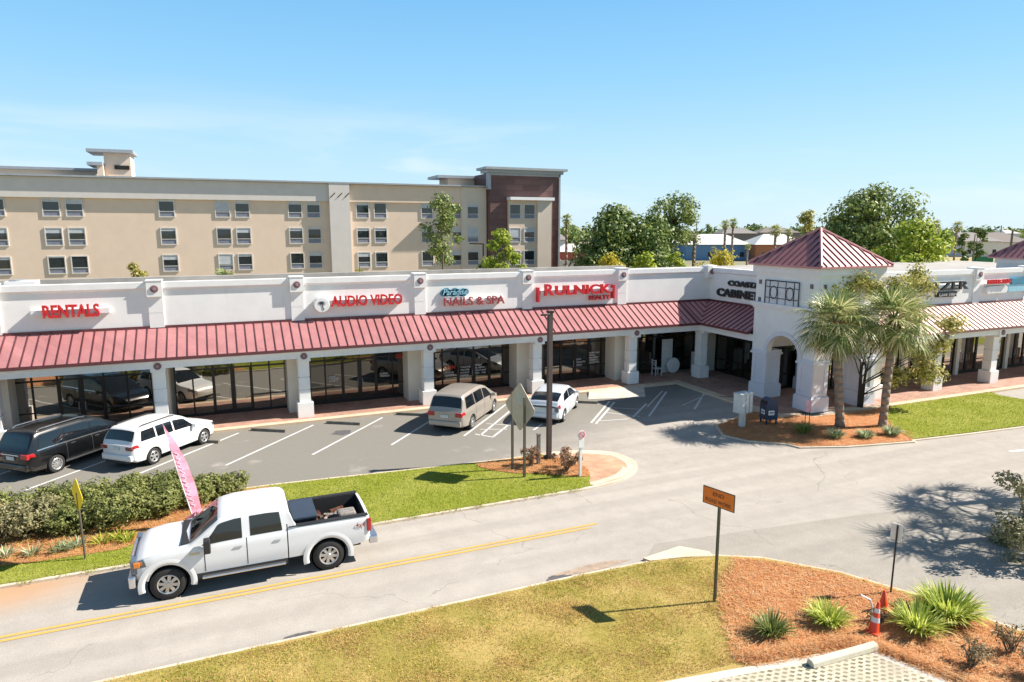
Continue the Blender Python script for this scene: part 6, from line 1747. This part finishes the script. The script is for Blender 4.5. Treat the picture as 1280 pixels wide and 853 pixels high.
# --- white SUV
sp = dict(paint=Pwht, x0=-2.42, x1=2.42, r=.35, axles=(-1.42,1.46), spokes=5, ww=.22, tum=.27, wstyle='fat',
      bot=[(-2.42,.42),(-2.2,.30),(-1.9,.28),(1.9,.27),(2.2,.30),(2.42,.42)],
      belt=[(-2.42,1.02),(-2.3,1.08),(-1.2,1.08),(.3,1.05),(1.15,1.03),(1.6,1.02),(2.15,.93),(2.36,.80),(2.42,.66)],
      roof=[(-2.42,1.0),(-2.34,1.12),(-2.08,1.60),(-1.9,1.66),(-1.0,1.70),(-.1,1.69),(.35,1.62),(.55,1.52),(1.25,1.08),(1.5,1.03),(2.42,.64)],
      wid=[(-2.42,.74),(-2.34,.84),(-2.05,.90),(-1.2,.93),(1.3,.93),(1.9,.90),(2.2,.80),(2.36,.66),(2.42,.52)],
      side_windows=[((-1.98,-1.85),(-1.22,-1.22),6.2,7.75),((-1.14,-1.14),(-.28,-.28),6.16,7.78),((-.20,-.20),(.98,.45),6.16,7.75)],
      ends={'windscreen':(.46,1.18,8.9),'rear_window':(-2.30,-2.09,8.75)},
      gaps=(.98,-.24,-1.18), handles=(-.05,-1.0), mirror=(.78,1.10),
      boxes=[('bumper',(-2.50,-2.30,-.78,.78,.40,.66),Pwht,.06),('bumper_insert',(-2.485,-2.3,-.6,.6,.31,.40),M_plast,.02),('licence_plate',(-2.45,-2.425,-.17,.17,.84,.97),M_plate,0),('tail_lamp',(-2.47,-2.33,.50,.82,.86,1.02),M_('dark_tail_lamp',(.16,.02,.02),.2,coat=.5),.03),('tail_lamp',(-2.47,-2.33,-.82,-.50,.86,1.02),M_('dark_tail_lamp',(.16,.02,.02),.2),.03)],
      patches=[('head_lamp',(2.05,2.0),(2.32,2.28),4.2,5.5,M_lampw,.006),('tail_lamp_side',(-2.36,-2.36),(-2.1,-2.18),4.7,5.8,M_lampr,.007)],
      rails=[('roof_rail', [(-1.8,.60,1.68),(-1.65,.61,1.735),(-.2,.61,1.755),(.05,.60,1.70)], .02, M_plast)])
c0 = stall(G(190,581)[:2], -1.42, .78); suv, _ = make_vehicle('sport_utility_car', 'white five door SUV parked between the black minivan and the empty bays', 'SUV', PG, c0, H0, sp); suv.scale = (.94,.95,.95)
# --- small hatchback
sp = dict(paint=Psil, x0=-2.23, x1=2.23, r=.31, axles=(-1.37,1.33), spokes=7, ww=.19, tum=.30,
      bot=[(-2.23,.40),(-2.05,.26),(-1.8,.20),(1.8,.18),(2.1,.22),(2.23,.34)],
      belt=[(-2.23,.95),(-2.1,1.03),(-1.2,.98),(.3,.93),(1.25,.90),(1.6,.86),(2.0,.74),(2.17,.62),(2.23,.52)],
      roof=[(-2.23,.9),(-2.14,1.10),(-1.75,1.28),(-1.1,1.42),(-.6,1.485),(-.2,1.50),(.3,1.44),(1.45,.90),(1.7,.84),(2.23,.5)],
      wid=[(-2.23,.68),(-2.15,.77),(-1.9,.83),(-1.2,.87),(1.2,.87),(1.7,.84),(2.0,.73),(2.17,.58),(2.23,.46)],
      side_windows=[((-1.40,-1.15),(-.38,-.38),6.2,7.75),((-.30,-.30),(1.15,.50),6.2,7.75)],
      ends={'windscreen':(.36,1.36,8.9),'rear_window':(-2.05,-1.30,8.75)},
      gaps=(.95,-.34,-1.3), handles=(-.1,-1.05), mirror=(.85,1.0), msize=(.12,.17,.12),
      boxes=[('bumper',(-2.29,-2.1,-.70,.70,.36,.60),Psil,.05),('licence_plate',(-2.255,-2.232,-.17,.17,.68,.80),M_plate,0),('rear_glass_panel',(-2.25,-2.2,-.56,.56,.86,.93),M_cglass,.01),('tail_lamp',(-2.26,-2.12,.56,.76,.66,.92),M_lampw,.03),('tail_lamp',(-2.26,-2.12,-.76,-.56,.66,.92),M_lampw,.03)],
      patches=[('head_lamp',(1.85,1.8),(2.12,2.05),4.2,5.5,M_lampw,.006),('tail_lamp_side',(-2.18,-2.18),(-1.98,-2.02),4.3,5.7,M_lampr,.007)])
c0 = stall(G(703,527)[:2], -1.37, .74); make_vehicle('hatchback_car', 'small pearl white hatchback parked behind the brown lamp post', 'hatchback', PG, c0, H0, sp)

# --- white crew cab pickup
Ptrk = paint('truck_white_paint', (.70,.71,.72))
sp = dict(paint=Ptrk, x0=-3.02, x1=3.08, r=.42, axles=(-1.83,2.14), spokes=8, ww=.27, rimr=.62, gap=.10, tum=.20, hc=.05, crown=.05, wstyle='fat',
      bot=[(-3.02,.62),(-2.6,.55),(-1.0,.50),(1.5,.50),(2.7,.52),(3.08,.60)],
      belt=[(-3.02,1.38),(-1.0,1.38),(-.8,1.32),(.4,1.30),(1.3,1.28),(1.6,1.29),(2.2,1.27),(2.75,1.20),(3.0,1.10),(3.08,.98)],
      roof=[(-3.02,1.38),(-1.02,1.38),(-.98,1.42),(-.86,1.85),(-.72,1.955),(-.3,1.985),(.5,1.97),(.85,1.90),(1.62,1.32),(1.8,1.30),(3.08,.97)],
      wid=[(-3.02,.94),(-2.9,.985),(-1.0,.99),(1.5,.99),(2.5,.985),(2.85,.95),(3.0,.89),(3.08,.80)],
      side_windows=[((-.66,-.60),(.14,.14),6.14,7.85),((.34,.34),(1.32,.92),6.10,7.82)],
      ends={'windscreen':(.90,1.58,8.9),'rear_window':(-.96,-.86,8.9)},
      gaps=(1.26,.24), handles=(), mirror=(1.18,1.34), msize=(.16,.24,.36), mmat=M_plast,
      cutboxes=[(-2.93,-.90,-.80,.80,.80,1.8),(-.795,-.765,-1.2,1.2,.3,1.5)],
      boxes=[('bumper',(2.98,3.20,-.98,.98,.46,.78),M_chrome,.05),('bumper_insert',(3.18,3.22,-.78,-.52,.52,.66),M_plast,.02),('bumper_insert',(3.18,3.22,.52,.78,.52,.66),M_plast,.02),
             ('grille',(3.04,3.14,-.58,.58,.80,1.16),M_chrome,.04),('grille_opening',(3.12,3.15,-.50,-.03,.84,.95),M_plast,.01),('grille_opening',(3.12,3.15,.03,.50,.84,.95),M_plast,.01),('grille_opening',(3.12,3.15,-.50,-.03,1.0,1.11),M_plast,.01),('grille_opening',(3.12,3.15,.03,.50,1.0,1.11),M_plast,.01),
             ('head_lamp',(2.92,3.11,.60,.93,.80,1.16),M_lampw,.03),('head_lamp',(2.92,3.11,-.93,-.60,.80,1.16),M_lampw,.03),
             ('turn_lamp',(2.84,3.02,.90,.965,.98,1.12),M_amber,.015),('turn_lamp',(2.84,3.02,-.965,-.90,.98,1.12),M_amber,.015),
             ('rear_bumper',(-3.26,-3.0,-.92,.92,.52,.76),M_chrome,.04),
             ('tail_lamp',(-3.06,-2.93,.93,1.01,.95,1.32),M_lampr,.02),('tail_lamp',(-3.06,-2.93,-1.01,-.93,.95,1.32),M_lampr,.02),
             ('running_board',(-.70,1.35,.90,1.08,.44,.49),M_chrome,.02),('running_board',(-.70,1.35,-1.08,-.90,.44,.49),M_chrome,.02),
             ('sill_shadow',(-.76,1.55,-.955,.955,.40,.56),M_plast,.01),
             ('bed_rail',(-2.98,-.82,.80,.965,1.405,1.43),M_plast,.008),('bed_rail',(-2.98,-.82,-.965,-.80,1.405,1.43),M_plast,.008),('bed_liner',(-2.925,-.905,-.795,.795,.80,.83),M_plast,0),
             ('bed_liner_wall',(-2.925,-.905,.785,.798,.83,1.40),M_plast,0),('bed_liner_wall',(-2.925,-.905,-.798,-.785,.83,1.40),M_plast,0),('bed_liner_wall',(-2.928,-2.915,-.785,.785,.83,1.38),M_plast,0),('bed_liner_wall',(-.915,-.902,-.785,.785,.83,1.38),M_plast,0),
             ('cowl',(1.48,1.80,-.80,.80,1.33,1.362),M_plast,.01),
             ('door_handle',(.36,.56,-1.004,-.985,1.10,1.135),M_chrome,.01),('door_handle',(.36,.56,.985,1.004,1.10,1.135),M_chrome,.01),('door_handle',(-.60,-.42,-1.004,-.985,1.10,1.135),M_chrome,.01),('door_handle',(-.60,-.42,.985,1.004,1.10,1.135),M_chrome,.01),
             ('mirror_lamp',(1.24,1.27,-1.20,-1.05,1.20,1.30),M_amber,.01)],
      patches=[('fender_vent',1.36,1.60,4.5,4.75,M_chrome,.006),('head_lamp_side',(2.66,2.74),(3.06,3.05),4.1,5.8,M_lampw,.014),('turn_lamp_side',(2.76,2.78),(2.90,2.90),4.6,5.4,M_amber,.018)])
tc = ((G(213,748)[0]+G(412,714)[0])/2 , 19.12)
tx = (G(213,748)[0]+1.0*2.14 + G(412,714)[0]-1.83)/2
trk, car = make_vehicle('pickup_truck', 'white crew cab pickup truck driving left along the road with its bed loaded', 'pickup truck', None, (tx, 19.12), math.pi, sp)
# wheel arch flares
for xw in sp['axles']:
    for s in (-1,1):
        q = MB(); n = 20; P = []
        for i in range(n+1):
            a = R(-12) + R(204)*i/n; ca, sa = math.cos(a), math.sin(a)
            for (rr, yy_) in ((.525,.965),(.532,.998),(.60,1.001),(.68,.988)): P.append((xw+ca*rr, s*yy_, .43+sa*rr))
        n0 = len(q.v); q.v += P
        for i in range(n):
            for j in range(3): a_ = n0+i*4+j; q.f.append((a_,a_+1,a_+5,a_+4))
        q.build('wheel_arch', Ptrk, trk, local=True, smooth=True)
o = text_obj('4x4', (0,0,0), .26, .14, M_('decal_red', (.40,.10,.09), .5), None, 'decal', .003, .01)
o.parent = trk; o.location = (-2.58, 1.0, 1.10); o.rotation_euler = (0,0,math.pi)
q = MB()
for s, a_ in ((1,-.35),(1,.35)): q.tube([(1.60,a_+.25,1.345),(1.25,a_-.10,1.62-.02)], .012, 5)
q.build('wiper', M_plast, trk, local=True)
# the overhangs in front of and behind the axles
for ch in [c for c in bpy.data.objects if c.parent == trk or (c.parent and c.parent.parent == trk)]:
    if ch.name.startswith(('wheel','rim','brake','decal')): continue
    for v_ in ch.data.vertices:
        x_ = v_.co.x
        if x_ > 2.3: v_.co.x = 2.3+(x_-2.3)*.80
        elif x_ < -2.5: v_.co.x = -2.5+(x_+2.5)*.92
# cargo
def in_bed(x, y, z): 
    Mt = Matrix.Rotation(math.pi,3,'Z'); p = Mt@Vector((x,y,0)); return (tx+p.x, 19.12+p.y, z)
tb_ = empty('tool_box', in_bed(-1.28,0,.83), 'large dark lidded tool box at the front of the truck bed', 'tool box')
q = MB(); q.box(-.30,.30,-.66,.66,0,.62); q.build('box', M_('tool_box_steel', (.02,.025,.03), .4, .2), tb_, local=True, bevel=.01)
q = MB(); q.box(-.33,.33,-.69,.69,.625,.70); q.build('lid', M_('tool_box_lid', (.05,.07,.10), .35, .3), tb_, local=True, bevel=.02)
tb_.rotation_euler = (0,0,math.pi)
en = empty('small_engine', in_bed(-2.45,.28,.83), 'rusty small engine standing at the tailgate end of the truck bed', 'engine')
M_rust = M_('rusty_metal', (.13,.05,.03), .8, .2, var=.5, scale=9); M_greym = M_('worn_grey_metal', (.30,.27,.24), .6, .3, var=.4, scale=9)
q = MB(); q.box(-.22,.22,-.2,.2,.0,.34); q.cyl((-.22,0,.16),(-.32,0,.16),.13,.13,16); q.build('engine_block', M_rust, en, local=True, bevel=.02)
q = MB(); q.box(-.25,.25,-.22,.22,.36,.54); q.build('fuel_tank', M_greym, en, local=True, bevel=.06)
jk = empty('scrap_pile', in_bed(-1.95,.1,.83), 'loose tools and metal scrap in the middle of the truck bed', 'scrap')
rnd = random.Random(44)
for i in range(16):
    q = MB(); c = Vector((rnd.uniform(-.32,.35), rnd.uniform(-.55,.6), rnd.uniform(.08,.34)))
    q.obox(c, (rnd.uniform(.15,.5),rnd.uniform(.04,.16),rnd.uniform(.03,.12)), M=Matrix.Rotation(rnd.uniform(0,6.28),3,'Z')@Matrix.Rotation(rnd.uniform(-.5,.5),3,'Y'))
    q.build('scrap_piece', rnd.choice([M_rust,M_greym,M_stop,M_rust]), jk, local=True)
# ================================================================ camera, light, sky
cam = bpy.data.cameras.new('camera'); co = bpy.data.objects.new('camera', cam); COL.objects.link(co)
co.location = (0, 0, CAMH); co.rotation_euler = (math.pi/2 - TH, 0, -YAW)
cam.sensor_width = 36; cam.lens = 36*FPX/1280; cam.clip_start = .1; cam.clip_end = 6000
scene.camera = co
EL = R(41); AZ = R(13)               # sun to the right, slightly on the camera side
tosun = Vector((math.cos(EL)*math.cos(AZ), -math.cos(EL)*math.sin(AZ), math.sin(EL)))
sl = bpy.data.lights.new('sun', 'SUN'); so = bpy.data.objects.new('sun', sl); COL.objects.link(so)
sl.energy = 5.0; sl.angle = R(.5); sl.color = (1.0,.93,.84)
so.rotation_euler = tosun.to_track_quat('Z', 'Y').to_euler(); so.location = (30,-10,40)
w = bpy.data.worlds.new('World'); scene.world = w; w.use_nodes = True
t = w.node_tree; bg = t.nodes['Background']; t.nodes.remove(bg) if False else None
sky = t.nodes.new('ShaderNodeTexSky'); sky.sky_type = 'NISHITA'; sky.sun_disc = False
sky.sun_elevation = EL; sky.sun_rotation = math.atan2(tosun.x, tosun.y)
sky.altitude = 0; sky.air_density = 1.0; sky.dust_density = .2; sky.ozone_density = 1.5
# thin high cloud low over the horizon
tc_ = t.nodes.new('ShaderNodeTexCoord'); mp = t.nodes.new('ShaderNodeMapping'); mp.inputs['Scale'].default_value = (1.0,1.0,5.0)
t.links.new(tc_.outputs['Generated'], mp.inputs[0])
nz = noise_n(t, mp.outputs[0], 2.4, 6, .55, .3)
o3 = sep(t, tc_.outputs['Generated'])
band = mth(t, 'MULTIPLY', smooth(t, o3[2], .0, .06), smooth(t, o3[2], .20, .05))
cl = mth(t, 'MULTIPLY', mth(t, 'MULTIPLY', smooth(t, nz, .46, .66), band), .55)
grad = ramp(t, [(.0,(2.7,3.7,4.4)),(.10,(2.2,3.5,4.4)),(.20,(1.4,3.0,4.4)),(.32,(.85,2.4,4.2)),(.46,(.65,1.25,2.2)),(.85,(.35,.62,1.05))], smooth(t, o3[2], -.001, 1.0) if False else o3[2])
c = mixc(t, .88, sky.outputs[0], grad.outputs[0])
c = mixc(t, cl, c, (4.6,4.8,5.0))
t.links.new(c, bg.inputs['Color']); bg.inputs['Strength'].default_value = .115
scene.view_settings.view_transform = 'Standard'; scene.view_settings.look = 'None'
scene.view_settings.exposure = .96; scene.view_settings.gamma = 1
scene.view_settings.use_curve_mapping = False
scene.render.engine = 'CYCLES'; scene.cycles.max_bounces = 6; scene.cycles.transparent_max_bounces = 8
scene.cycles.caustics_reflective = False; scene.cycles.caustics_refractive = False
scene.cycles.use_denoising = True
